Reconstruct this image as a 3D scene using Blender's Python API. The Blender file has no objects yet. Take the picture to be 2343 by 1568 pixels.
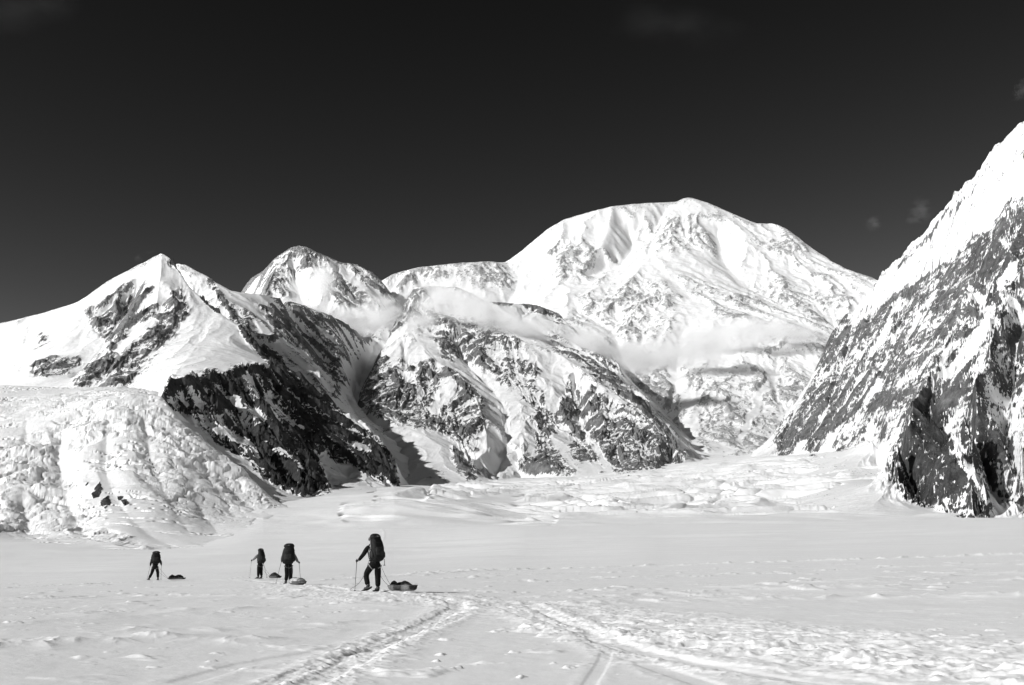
import bpy, bmesh, math, random
import numpy as np
from mathutils import Vector, Matrix

# ------------------------------------------------------------------ camera model
F = 40.0 / 36.0 * 2342.0          # focal length in layout units (photo 2342 wide)
PITCH = math.atan(506.0 / F)
CAMZ = 1.6
SP, CP = math.sin(PITCH), math.cos(PITCH)
SC = bpy.context.scene
COL = SC.collection
rng = np.random.RandomState(7)


def pix(px, py):
    """bearing and tangent of elevation for a picture point"""
    px = np.asarray(px, float); py = np.asarray(py, float)
    x = (px - 1171) / F; u = (784 - py) / F
    fw = CP - SP * u; up = SP + CP * u
    return np.arctan2(x, fw), up / np.hypot(x, fw)


def wpt(px, py, r):
    a, t = pix(px, py)
    return np.array([r * np.sin(a), r * np.cos(a), CAMZ + r * t])


def proj(X, Y, Z):
    z = Z - CAMZ
    fw = np.maximum(Y * CP + z * SP, 1e-3); up = -Y * SP + z * CP
    return 1171 + F * X / fw, 784 - F * up / fw


# ------------------------------------------------------------------ noise
_G = rng.rand(256, 256) * 2 * np.pi
GX, GY = np.cos(_G).ravel(), np.sin(_G).ravel()
RND = rng.rand(256 * 256)


def perlin(x, y, seed=0):
    x = x + seed * 17.31; y = y + seed * 41.77
    xi = np.floor(x).astype(np.int64); yi = np.floor(y).astype(np.int64)
    xf = x - xi; yf = y - yi
    u = xf * xf * xf * (xf * (xf * 6 - 15) + 10); v = yf * yf * yf * (yf * (yf * 6 - 15) + 10)
    def g(a, b):
        k = ((xi + a) & 255) * 256 + ((yi + b) & 255)
        return GX[k] * (xf - a) + GY[k] * (yf - b)
    n0 = g(0, 0) * (1 - u) + g(1, 0) * u
    n1 = g(0, 1) * (1 - u) + g(1, 1) * u
    return (n0 * (1 - v) + n1 * v) * 1.5


def fbm(x, y, octs=4, seed=0, gain=0.5, lac=2.03):
    s = 0; a = 1.0; t = 0
    for k in range(octs):
        s = s + a * perlin(x, y, seed + k * 3.1); t += a
        x = x * lac; y = y * lac; a *= gain
    return s / t * 1.4


def ridged(x, y, octs=4, seed=0, gain=0.5):
    s = 0; a = 1.0; t = 0; w = 1.0
    for k in range(octs):
        n = 1 - np.abs(perlin(x, y, seed + k * 5.3)) * 1.6
        n = n * n * w
        w = np.clip(n * 1.6, 0, 1)
        s = s + a * n; t += a
        x = x * 2.07; y = y * 2.07; a *= gain
    return s / t


def worley(x, y, seed=0):
    """F1, F2 distances and cell value"""
    xi = np.floor(x).astype(np.int64); yi = np.floor(y).astype(np.int64)
    f1 = np.full(x.shape, 9.0); f2 = np.full(x.shape, 9.0); cv = np.zeros(x.shape)
    for a in (-1, 0, 1):
        for b in (-1, 0, 1):
            k = ((xi + a + seed * 7) & 255) * 256 + ((yi + b + seed * 13) & 255)
            dx = xi + a + RND[k] - x
            dy = yi + b + RND[(k * 7 + 77) & 65535] - y
            d = np.hypot(dx, dy)
            m = d < f1
            f2 = np.where(m, f1, np.minimum(f2, d))
            cv = np.where(m, RND[(k * 3 + 5) & 65535], cv)
            f1 = np.where(m, d, f1)
    return f1, f2, cv


def gully(X, Y, H, sx, sy, lam, seed):
    """stripes running down the fall line of H; returns about -1..1"""
    gx, gy = sx, sy
    n = np.hypot(gx, gy) + 1e-6
    tx, ty = -gy / n, gx / n          # contour direction
    x = X / lam; y = Y / lam
    xi = np.floor(x).astype(np.int64); yi = np.floor(y).astype(np.int64)
    num = 0; den = 1e-6
    for a in (-1, 0, 1):
        for b in (-1, 0, 1):
            k = ((xi + a) & 255) * 256 + ((yi + b) & 255)
            k = (k + seed * 991) & 65535
            dx = x - (xi + a + RND[k]); dy = y - (yi + b + RND[(k * 5 + 31) & 65535])
            w = np.exp(-(dx * dx + dy * dy) * 2.2)
            ph = RND[(k * 11 + 3) & 65535] * 6.283
            num = num + w * np.cos(6.283 * (dx * tx + dy * ty) * 1.05 + ph)
            den = den + w
    return num / den


def rank(a):
    r = np.empty(a.size); r[np.argsort(a, axis=None)] = np.linspace(0, 1, a.size)
    return r.reshape(a.shape)


def smooth(a, n=1):
    for _ in range(n):
        b = a.copy()
        b[1:-1] = (a[:-2] + 2 * a[1:-1] + a[2:]) / 4
        a = b.copy()
        a[:, 1:-1] = (b[:, :-2] + 2 * b[:, 1:-1] + b[:, 2:]) / 4
    return a


def sstep(a, b, x):
    t = np.clip((x - a) / (b - a), 0, 1)
    return t * t * (3 - 2 * t)


# ------------------------------------------------------------------ materials
def new_mat(name):
    m = bpy.data.materials.new(name); m.use_nodes = True
    nt = m.node_tree
    return m, nt, nt.nodes['Principled BSDF']


def grey(v):
    return (v, v, v, 1)


def simple(name, v, rough=0.7, var=0.25, scale=30, spec=0.3, metal=0.0):
    m, nt, b = new_mat(name)
    tc = nt.nodes.new('ShaderNodeTexCoord'); n = nt.nodes.new('ShaderNodeTexNoise')
    n.inputs['Scale'].default_value = scale; n.inputs['Detail'].default_value = 3
    nt.links.new(tc.outputs['Object'], n.inputs['Vector'])
    r = nt.nodes.new('ShaderNodeMapRange')
    r.inputs['From Min'].default_value = 0.3; r.inputs['From Max'].default_value = 0.7
    r.inputs['To Min'].default_value = v * (1 - var); r.inputs['To Max'].default_value = v * (1 + var)
    nt.links.new(n.outputs['Fac'], r.inputs['Value'])
    nt.links.new(r.outputs['Result'], b.inputs['Base Color'])
    b.inputs['Roughness'].default_value = rough
    b.inputs['Specular IOR Level'].default_value = spec
    b.inputs['Metallic'].default_value = metal
    return m


def mtn_mat(name, snow=0.80, var=0.45, s=0.02, soft=0.06, mix=0.30, bump=0.85, relief=0.28):
    """snow lying on rock: the 'rock' attribute says how bare the spot is"""
    m, nt, b = new_mat(name)
    L = nt.links.new; N = nt.nodes.new
    tc = N('ShaderNodeTexCoord')
    at = N('ShaderNodeAttribute'); at.attribute_name = 'rock'
    n1 = N('ShaderNodeTexNoise'); n1.inputs['Scale'].default_value = s * 5; n1.inputs['Detail'].default_value = 6
    n1.inputs['Roughness'].default_value = 0.8
    L(tc.outputs['Object'], n1.inputs['Vector'])
    sub = N('ShaderNodeMath'); sub.operation = 'MULTIPLY_ADD'
    L(n1.outputs['Fac'], sub.inputs[0]); sub.inputs[1].default_value = mix * 2; sub.inputs[2].default_value = -mix
    add = N('ShaderNodeMath'); add.operation = 'ADD'
    L(at.outputs['Fac'], add.inputs[0]); L(sub.outputs[0], add.inputs[1])
    mr = N('ShaderNodeMapRange'); mr.interpolation_type = 'SMOOTHSTEP'
    mr.inputs['From Min'].default_value = -soft; mr.inputs['From Max'].default_value = soft
    L(add.outputs[0], mr.inputs['Value'])
    # rock tone
    n2 = N('ShaderNodeTexNoise'); n2.inputs['Scale'].default_value = s * 1.6; n2.inputs['Detail'].default_value = 8
    n2.inputs['Roughness'].default_value = 0.65
    L(tc.outputs['Object'], n2.inputs['Vector'])
    rr = N('ShaderNodeMapRange'); rr.inputs['From Min'].default_value = 0.3; rr.inputs['From Max'].default_value = 0.7
    rr.inputs['To Min'].default_value = 1 - var; rr.inputs['To Max'].default_value = 1 + var
    L(n2.outputs['Fac'], rr.inputs['Value'])
    at2 = N('ShaderNodeAttribute'); at2.attribute_name = 'tone'
    rt = N('ShaderNodeMath'); rt.operation = 'MULTIPLY'
    L(rr.outputs['Result'], rt.inputs[0]); L(at2.outputs['Fac'], rt.inputs[1])
    # snow tone
    rs = N('ShaderNodeMapRange'); rs.inputs['From Min'].default_value = 0.25; rs.inputs['From Max'].default_value = 0.75
    rs.inputs['To Min'].default_value = snow - 0.04; rs.inputs['To Max'].default_value = snow + 0.02
    L(n2.outputs['Fac'], rs.inputs['Value'])
    mx = N('ShaderNodeMix'); mx.data_type = 'FLOAT'
    L(mr.outputs['Result'], mx.inputs[0]); L(rs.outputs['Result'], mx.inputs[2]); L(rt.outputs[0], mx.inputs[3])
    L(mx.outputs[0], b.inputs['Base Color'])
    b.inputs['Roughness'].default_value = 0.8; b.inputs['Specular IOR Level'].default_value = 0.12
    # relief
    n3 = N('ShaderNodeTexNoise'); n3.inputs['Scale'].default_value = s * 2.0; n3.inputs['Detail'].default_value = 6
    n3.inputs['Roughness'].default_value = 0.62
    L(tc.outputs['Object'], n3.inputs['Vector'])
    bs = N('ShaderNodeMath'); bs.operation = 'MULTIPLY_ADD'
    L(mr.outputs['Result'], bs.inputs[0]); bs.inputs[1].default_value = bump; bs.inputs[2].default_value = 0.09
    bu = N('ShaderNodeBump'); bu.inputs['Distance'].default_value = relief / s
    L(bs.outputs[0], bu.inputs['Strength']); L(n3.outputs['Fac'], bu.inputs['Height'])
    L(bu.outputs['Normal'], b.inputs['Normal'])
    return m


def snow_mat(name, v=0.86, s=1.0, bump=0.25, dist=0.05):
    m, nt, b = new_mat(name)
    L = nt.links.new; N = nt.nodes.new
    tc = N('ShaderNodeTexCoord')
    n1 = N('ShaderNodeTexNoise'); n1.inputs['Scale'].default_value = s; n1.inputs['Detail'].default_value = 8
    n1.inputs['Roughness'].default_value = 0.6
    L(tc.outputs['Object'], n1.inputs['Vector'])
    r = N('ShaderNodeMapRange'); r.inputs['From Min'].default_value = 0.3; r.inputs['From Max'].default_value = 0.7
    r.inputs['To Min'].default_value = v - 0.03; r.inputs['To Max'].default_value = v + 0.02
    L(n1.outputs['Fac'], r.inputs['Value']); L(r.outputs['Result'], b.inputs['Base Color'])
    bu = N('ShaderNodeBump'); bu.inputs['Strength'].default_value = bump; bu.inputs['Distance'].default_value = dist
    L(n1.outputs['Fac'], bu.inputs['Height']); L(bu.outputs['Normal'], b.inputs['Normal'])
    b.inputs['Roughness'].default_value = 0.7; b.inputs['Specular IOR Level'].default_value = 0.15
    return m


# ------------------------------------------------------------------ mesh helpers
def grid_mesh(name, X, Y, Z, mat, rock=None, wrap=False, tone=None):
    nr, nc = X.shape
    me = bpy.data.meshes.new(name)
    co = np.empty((nr * nc, 3), np.float32)
    co[:, 0] = X.ravel(); co[:, 1] = Y.ravel(); co[:, 2] = Z.ravel()
    idx = np.arange(nr * nc, dtype=np.int32).reshape(nr, nc)
    a = idx[:-1, :-1]; b = idx[:-1, 1:]; c = idx[1:, 1:]; d = idx[1:, :-1]
    q = np.stack([a, b, c, d], -1).reshape(-1, 4)
    if wrap:
        q = np.concatenate([q, np.stack([idx[:-1, -1], idx[:-1, 0], idx[1:, 0], idx[1:, -1]], -1)])
    nf = len(q)
    me.vertices.add(len(co)); me.vertices.foreach_set('co', co.ravel())
    me.loops.add(nf * 4); me.loops.foreach_set('vertex_index', q.ravel())
    me.polygons.add(nf)
    me.polygons.foreach_set('loop_start', np.arange(0, nf * 4, 4, dtype=np.int32))
    try:
        me.polygons.foreach_set('loop_total', np.full(nf, 4, np.int32))
    except Exception:
        pass
    me.polygons.foreach_set('use_smooth', np.ones(nf, bool))
    me.update(calc_edges=True)
    if rock is not None:
        at = me.attributes.new('rock', 'FLOAT', 'POINT')
        at.data.foreach_set('value', rock.astype(np.float32).ravel())
    if tone is not None:
        at = me.attributes.new('tone', 'FLOAT', 'POINT')
        at.data.foreach_set('value', tone.astype(np.float32).ravel())
    me.materials.append(mat)
    o = bpy.data.objects.new(name, me); COL.objects.link(o)
    return o


def structure(o, label):
    o['kind'] = 'structure'; o['label'] = label
    return o


# ------------------------------------------------------------------ glacier surface (table of picture heights by bearing and range)
GR = np.array([3, 6, 10, 14, 20, 28, 40, 60, 82, 130, 250, 600, 1200, 1800, 2600, 3500, 4800, 7000.])
GP = np.array([-300, 0, 350, 600, 900, 1200, 1500, 1800, 2100, 2342, 2700.])
GT = {
    -300: [0, 0, 1693, 1575, 1468, 1412, 1376, 1351, 1340, 1329, 1314, 1284, 1240, 1205, 1190, 1170, 1150, 1130],
    0:    [0, 0, 1693, 1573, 1466, 1410, 1374, 1350, 1339, 1327, 1312, 1282, 1238, 1205, 1185, 1160, 1140, 1120],
    350:  [0, 0, 1693, 1572, 1466, 1408, 1370, 1343, 1329, 1314, 1300, 1276, 1240, 1195, 1160, 1140, 1120, 1100],
    600:  [0, 0, 1693, 1570, 1465, 1406, 1366, 1337, 1323, 1307, 1291, 1268, 1218, 1150, 1130, 1115, 1100, 1080],
    900:  [0, 0, 1693, 1568, 1463, 1402, 1355, 1331, 1319, 1302, 1282, 1258, 1205, 1130, 1112, 1104, 1090, 1070],
    1200: [0, 0, 1692, 1566, 1460, 1400, 1358, 1329, 1314, 1294, 1268, 1242, 1202, 1172, 1124, 1098, 1078, 1060],
    1500: [0, 0, 1692, 1564, 1458, 1398, 1355, 1325, 1308, 1284, 1255, 1232, 1200, 1170, 1110, 1070, 1054, 1040],
    1800: [0, 0, 1692, 1562, 1456, 1395, 1351, 1320, 1301, 1274, 1248, 1223, 1196, 1168, 1092, 1047, 1040, 1020],
    2100: [0, 0, 1690, 1560, 1453, 1391, 1346, 1313, 1293, 1266, 1238, 1214, 1192, 1168, 1084, 1038, 1026, 1010],
    2342: [0, 0, 1690, 1558, 1450, 1388, 1342, 1308, 1287, 1259, 1230, 1206, 1188, 1172, 1090, 1038, 1016, 1000],
    2700: [0, 0, 1690, 1556, 1448, 1385, 1338, 1302, 1280, 1250, 1220, 1196, 1178, 1160, 1105, 1050, 1010, 990],
}
_gz = np.zeros((len(GR), len(GP)))
_ga = np.zeros(len(GP))
for j, p in enumerate(GP):
    for i, r in enumerate(GR):
        if i < 2:
            _gz[i, j] = {0: 0.0, 1: 0.02}[i]
        else:
            a, t = pix(p, GT[int(p)][i]); _gz[i, j] = CAMZ + r * t
    _ga[j] = pix(p, 1250)[0]


def _spl(xk, yk, x):
    """monotone-ish cubic (Catmull-Rom with nonuniform knots); yk (n, m), x any shape -> indices and weights"""
    i = np.clip(np.searchsorted(xk, x) - 1, 0, len(xk) - 2)
    return i, np.clip((x - xk[i]) / (xk[i + 1] - xk[i]), 0, 1)


# natural slopes in log-range
_lr = np.log(GR)


def _slopes(x, y):
    d = np.diff(y, axis=0) / np.diff(x)[:, None]
    m = np.zeros_like(y)
    m[1:-1] = (d[:-1] + d[1:]) / 2
    m[0] = d[0]; m[-1] = d[-1]
    s = (d[:-1] * d[1:]) <= 0
    m[1:-1][s] *= 0.3
    return m


_rr = GR
_mz = _slopes(_lr, _gz)


def ground_z(az, r):
    az = np.asarray(az, float); r = np.asarray(r, float)
    az, r = np.broadcast_arrays(az, r)
    lr = np.log(np.clip(r, 3, 7000))
    i, t = _spl(_lr, None, lr)
    h = _lr[i + 1] - _lr[i]
    j, s = _spl(_ga, None, np.clip(az, _ga[0], _ga[-1]))
    s = s * s * (3 - 2 * s) * 0.5 + s * 0.5
    def col(jj):
        y0 = _gz[i, jj]; y1 = _gz[i + 1, jj]; m0 = _mz[i, jj] * h; m1 = _mz[i + 1, jj] * h
        t2 = t * t; t3 = t2 * t
        return (2 * t3 - 3 * t2 + 1) * y0 + (t3 - 2 * t2 + t) * m0 + (-2 * t3 + 3 * t2) * y1 + (t3 - t2) * m1
    return col(j) * (1 - s) + col(j + 1) * s


def ground_r(px, py):
    """range at which the glacier surface shows at this picture point"""
    rs = np.exp(np.linspace(math.log(8), math.log(6900), 900))
    a, t = pix(px, py)
    z = ground_z(np.full(rs.shape, float(a)), rs)
    f = (z - CAMZ) / rs - t
    k = np.where(f >= 0)[0]
    return float(rs[k[0]]) if len(k) else 6900.0


def gpt(px, py, dz=0.0):
    r = ground_r(px, py); p = wpt(px, py, r); p[2] += dz
    return p


# ------------------------------------------------------------------ massifs
def R3(x, y): return x / 2.4457, 540 + y / 2.4457
def R4(x, y): return 784 + x / 2.5007, 540 + y / 2.5007
def R5(x, y): return 1471 + x / 1.636, 261.3 + y / 1.636
def D1(x, y): return x, y


def in_poly(px, py, pts):
    ins = np.zeros(px.shape, bool); n = len(pts)
    for k in range(n):
        x0, y0 = pts[k]; x1, y1 = pts[(k + 1) % n]
        if y0 == y1: continue
        c = ((y0 > py) != (y1 > py)) & (px < (x1 - x0) * (py - y0) / (y1 - y0) + x0)
        ins ^= c
    return ins


def seg_dist(px, py, pts):
    d = np.full(px.shape, 1e9)
    for (x0, y0), (x1, y1) in zip(pts[:-1], pts[1:]):
        vx, vy = x1 - x0, y1 - y0
        t = np.clip(((px - x0) * vx + (py - y0) * vy) / (vx * vx + vy * vy + 1e-9), 0, 1)
        d = np.minimum(d, np.hypot(px - x0 - t * vx, py - y0 - t * vy))
    return d


def cover_map(px, py, base, marks, warp=10, seed=3, wk=1.0):
    """rock cover wanted at picture points; marks: ('p'|'s', frame, value, width, pts)"""
    px = px + warp * fbm(px / 45, py / 45, 3, seed); py = py + warp * fbm(px / 45, py / 45, 3, seed + 20)
    c = np.full(px.shape, float(base))
    for kind, fr, val, w, pts in marks:
        P = [fr(*p) for p in pts]
        if kind == 'p':
            d = seg_dist(px, py, P + [P[0]])
            ins = in_poly(px, py, P)
            sd = np.where(ins, d, -d)
            k = sstep(-w * wk, w * wk, sd + w * (wk - 1) * 0.4)
        else:
            d = seg_dist(px, py, P)
            k = 1 - sstep(w * 0.5, w * 1.3, d)
        c = c * (1 - k) + val * k
    return c


def harmonic(shape, cons, fixedge):
    """membrane through constraints; cons = (i, j, z) float arrays in unit coordinates"""
    u, v, z = cons
    prev = None
    levels = []
    n = shape
    while min(n) > 24:
        levels.append(n); n = (max(n[0] // 2, 12), max(n[1] // 2, 12))
    levels.append(n)
    for (nr, nc) in reversed(levels):
        ii = np.clip(np.rint(u * (nr - 1)).astype(int), 0, nr - 1)
        jj = np.clip(np.rint(v * (nc - 1)).astype(int), 0, nc - 1)
        s = np.zeros((nr, nc)); w = np.zeros((nr, nc))
        np.add.at(s, (ii, jj), z); np.add.at(w, (ii, jj), 1)
        m = w > 0
        tv = np.where(m, s / np.maximum(w, 1), 0)
        if prev is None:
            H = np.full((nr, nc), z.mean())
        else:
            H = resize(prev, nr, nc)
        ed = fixedge(nr, nc)
        em = ~np.isnan(ed)
        m2 = m | em
        tv = np.where(m, tv, np.where(em, ed, 0))
        H = np.where(m2, tv, H)
        for _ in range(260 if nr < 120 else 140):
            P = np.pad(H, 1, mode='edge')
            A = (P[:-2, 1:-1] + P[2:, 1:-1] + P[1:-1, :-2] + P[1:-1, 2:]) / 4
            H = np.where(m2, tv, A)
        prev = H
    return H


def resize(A, nr, nc):
    i = np.linspace(0, A.shape[0] - 1, nr); j = np.linspace(0, A.shape[1] - 1, nc)
    i0 = np.clip(i.astype(int), 0, A.shape[0] - 2); j0 = np.clip(j.astype(int), 0, A.shape[1] - 2)
    fi = (i - i0)[:, None]; fj = (j - j0)[None]
    return ((A[i0][:, j0] * (1 - fi) + A[i0 + 1][:, j0] * fi) * (1 - fj)
            + (A[i0][:, j0 + 1] * (1 - fi) + A[i0 + 1][:, j0 + 1] * fi) * fj)


def grads(X, Y, H):
    """plan-view gradient on the curvilinear grid"""
    Xi, Xj = np.gradient(X); Yi, Yj = np.gradient(Y); Hi, Hj = np.gradient(H)
    det = Xi * Yj - Xj * Yi + 1e-9
    return (Hi * Yj - Hj * Yi) / det, (Xi * Hj - Xj * Hi) / det


def massif(name, label, px0, px1, r0, r1, nr, nc, lines, marks, base, mat,
           front=-80., back=None, lams=(700, 330, 150, 70, 33), gamp=0.085, namp=0.05, seed=1,
           ridge_keep=60., ledge=1.0, cbias=0.0, side=(None, None), extra=None, warp=10, snowsm=2, soften=3, tone=(0.2, []), kz=1.0, covk=0.9, qs=None, snowg=0.5, gw=0.45, wk=2.2, cw=0.9):
    a0 = float(pix(px0, 900)[0]); a1 = float(pix(px1, 900)[0])
    r0 *= 1000; r1 *= 1000
    az = np.linspace(a0, a1, nc)[None, :].repeat(nr, 0)
    rr = (r0 * (r1 / r0) ** np.linspace(0, 1, nr))[:, None].repeat(nc, 1)
    U, V, Zc = [], [], []
    for ln in lines:
        pts = []; sink = 0.0
        if not isinstance(ln[0], tuple):       # a hollow: set back by so many km
            sink = ln[0] * 1000; ln = ln[1:]
        for p in ln:
            x, y = p[0], p[1]
            r = p[2] * 1000 + sink if len(p) > 2 and p[2] else ground_r(x, y)
            w = wpt(x, y, r); pts.append((math.atan2(w[0], w[1]), math.hypot(w[0], w[1]), w[2]))
        for k in range(len(pts) - 1):
            p, q = pts[k], pts[k + 1]
            m = 160
            t = np.linspace(0, 1, m)
            A = p[0] + (q[0] - p[0]) * t; R = p[1] + (q[1] - p[1]) * t
            # straight in tangent of elevation, so the line stays where the picture has it
            te = (p[2] - CAMZ) / p[1] + ((q[2] - CAMZ) / q[1] - (p[2] - CAMZ) / p[1]) * t
            Z = CAMZ + R * te
            U.append(np.log(R / r0) / math.log(r1 / r0)); V.append((A - a0) / (a1 - a0)); Zc.append(Z)
    U = np.concatenate(U); V = np.concatenate(V); Zc = np.concatenate(Zc)
    ok = (U >= 0) & (U <= 1) & (V >= 0) & (V <= 1)
    U, V, Zc = U[ok], V[ok], Zc[ok]

    def edge(n_r, n_c):
        e = np.full((n_r, n_c), np.nan)
        ea = np.linspace(a0, a1, n_c)[None, :].repeat(n_r, 0)
        er = (r0 * (r1 / r0) ** np.linspace(0, 1, n_r))[:, None].repeat(n_c, 1)
        g = ground_z(ea, er) - 45
        e[0] = g[0]; e[:, 0] = g[:, 0]; e[:, -1] = g[:, -1]
        e[-1] = back if back is not None else g[-1]
        return e
    H = harmonic((nr, nc), (U, V, Zc), edge)
    H = smooth(H, soften)
    X = rr * np.sin(az); Y = rr * np.cos(az)
    H0 = H.copy()
    # distance (in cells) to crests, to keep the skyline where it is
    keep = np.zeros((nr, nc))
    keep[np.clip(np.rint(U * (nr - 1)).astype(int), 0, nr - 1), np.clip(np.rint(V * (nc - 1)).astype(int), 0, nc - 1)] = 1
    kk = smooth(keep, 30); kk = np.clip(kk / (kk.max() * 0.35 + 1e-9), 0, 1)
    damp = 1 - 0.65 * kk
    # big-scale warped ridges
    wx = X + 120 * fbm(X / 700, Y / 700, 3, seed + 1); wy = Y + 120 * fbm(X / 700, Y / 700, 3, seed + 9)
    gsum = np.zeros_like(H)
    pxa, pya = proj(X, Y, H)
    calm = snowg + (1 - snowg) * sstep(0.08, 0.4, cover_map(pxa, pya, base, marks, warp=warp, seed=seed + 2, wk=wk))
    for o, lam in enumerate(lams):
        Hs = smooth(H, max(1, int(5 - o)))
        gx, gy = grads(X, Y, Hs)
        sl = np.hypot(gx, gy)
        g = gully(wx, wy, Hs, gx, gy, lam, seed * 7 + o)
        v = 0.52 - (np.abs(g) + 0.02) ** 0.8          # crested ribs between broad chutes
        amp = gamp * lam * (0.84 ** o) * np.clip(sl * 1.3 - 0.15, 0.03, 1.2)
        H = H + v * amp * damp * calm
        gsum = gsum + v * (0.6 ** o) * 1.6
    gx, gy = grads(X, Y, smooth(H, 2)); sl = np.hypot(gx, gy)
    px, py = proj(X, Y, H)
    cov = cover_map(px, py, base, marks, warp=warp, seed=seed + 2, wk=wk)
    rk = sstep(0.12, 0.5, cov)
    rough = ridged(wx / 130, wy / 130, 5, seed + 4) - 0.45
    blk = fbm(wx / 38, wy / 38, 4, seed + 6, gain=0.6)
    rough2 = np.abs(fbm(wx / 60, H / 45, 4, seed + 16, gain=0.62))
    H = H + (rough * 130 * namp * 3 * (0.25 + rk) + blk * 26 * namp * 3 * rk) * np.clip(sl, 0.1, 1.1) * damp
    H = H + rough2 * 12 * rk * ledge * np.clip(sl, 0.1, 1.0)
    # soften snow
    Hs = smooth(H, snowsm)
    H = Hs * (1 - rk) + H * rk
    for _ in range(40):                       # rock cannot stand steeper than it does
        gx, gy = grads(X, Y, H); w_ = sstep(1.25, 2.3, np.hypot(gx, gy))
        H = H + (smooth(H, 2) - H) * w_
    H = H + (fbm(X / (60 * kz), Y / (60 * kz), 5, seed + 31, gain=0.62) * 7.0 * kz) * np.clip(sl * 1.5, 0.1, 1) * (0.35 + 0.65 * rk)
    if extra is not None:
        H = extra(X, Y, H, px, py, rk)
    gx, gy = grads(X, Y, H); sl2 = np.hypot(gx, gy)
    # field deciding which spots are bare
    lat = az * rr
    s3 = np.hypot(*grads(X, Y, smooth(H, 3)))
    q1 = qs if qs else kz ** 0.7
    lat = lat + 40 * q1 * fbm(lat / (150 * q1), H / (110 * q1), 3, seed + 41)
    strat = fbm((lat + H * 0.5) / (34 * q1), (H - lat * 0.3) / (12 * q1), 5, seed + 11, gain=0.75)
    strat2 = fbm((lat - H * 0.55) / (15 * q1), (H + lat * 0.45) / (48 * q1), 5, seed + 13, gain=0.72)
    curv = np.clip((H - smooth(H, 40)) / (9 * kz), -1.2, 1.2)
    big = fbm(lat / (190 * kz), H / (120 * kz), 3, seed + 51)
    q = cw * curv + 0.6 * big + 0.9 * np.clip((s3 - smooth(s3, 22)) * 1.3, -1, 1) + gw * gsum + 0.9 * strat + 0.9 * strat2 + 0.6 * np.clip(sl2 - s3, -1, 1)
    n = 1 - rank(q)
    rock = cov * covk + cbias - n
    # hidden back slopes keep a plain snow cover
    tn = cover_map(px, py, tone[0], tone[1], warp=warp, seed=seed + 2)
    o = grid_mesh(name, X, Y, H, mat, rock=rock, tone=tn)
    structure(o, label)
    return o


# ------------------------------------------------------------------ light, sky, camera
SUN_EL = math.radians(31)
SH = (0.905, 0.425)                     # plan direction the shadows run


def setup_world():
    w = bpy.data.worlds.new('World'); SC.world = w; w.use_nodes = True
    nt = w.node_tree; bg = nt.nodes['Background']
    sky = nt.nodes.new('ShaderNodeTexSky'); sky.sky_type = 'NISHITA'
    sky.sun_disc = False; sky.sun_elevation = SUN_EL
    sky.sun_rotation = math.atan2(-SH[0], -SH[1]) % (2 * math.pi)
    sky.altitude = 2300; sky.air_density = 1.0; sky.dust_density = 0.2; sky.ozone_density = 1.0
    # red filtered black-and-white film: only the red light counts
    sp = nt.nodes.new('ShaderNodeSeparateColor'); nt.links.new(sky.outputs[0], sp.inputs[0])
    gm = nt.nodes.new('ShaderNodeMath'); gm.operation = 'POWER'; gm.inputs[1].default_value = 2.85
    sc_ = nt.nodes.new('ShaderNodeMath'); sc_.operation = 'MULTIPLY'; sc_.inputs[1].default_value = 0.482
    nt.links.new(sp.outputs[0], sc_.inputs[0]); nt.links.new(sc_.outputs[0], gm.inputs[0])
    nt.links.new(gm.outputs[0], bg.inputs['Color'])
    bg.inputs['Strength'].default_value = 0.10
    l = bpy.data.lights.new('sun', 'SUN'); l.energy = 4.1; l.angle = math.radians(0.53)
    o = bpy.data.objects.new('sun', l); COL.objects.link(o)
    d = Vector((SH[0] * math.cos(SUN_EL), SH[1] * math.cos(SUN_EL), -math.sin(SUN_EL)))
    o.rotation_euler = d.to_track_quat('-Z', 'Y').to_euler(); o.location = (-40, -40, 60)
    c = bpy.data.cameras.new('camera'); c.lens = 40; c.sensor_width = 36; c.clip_end = 60000; c.clip_start = 0.1
    co = bpy.data.objects.new('camera', c); COL.objects.link(co)
    co.location = (0, 0, CAMZ); co.rotation_euler = (math.pi / 2 + PITCH, 0, 0)
    SC.camera = co
    v = SC.view_settings; v.view_transform = 'Standard'; v.look = 'None'; v.exposure = 0; v.gamma = 1
    v.use_curve_mapping = False
    SC.cycles.max_bounces = 8; SC.cycles.diffuse_bounces = 5; SC.cycles.volume_bounces = 6


setup_world()

# ------------------------------------------------------------------ the mountains
M_FAR = mtn_mat('granite_far', snow=.86, s=0.012, var=0.4, soft=0.09, mix=.4, relief=.36)
M_MID = mtn_mat('granite_mid', s=0.022, soft=0.08, var=.6, relief=0.36)
M_LEFT = mtn_mat('rock_left', s=0.026, soft=0.07, var=.6, mix=.36, relief=0.42)
M_RIGHT = mtn_mat('granite_right', snow=0.74, s=0.030, var=0.65, mix=0.5, relief=0.6, soft=0.05)
M_ICE = mtn_mat('icefall_snow', s=0.05, mix=0.05)

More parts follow.
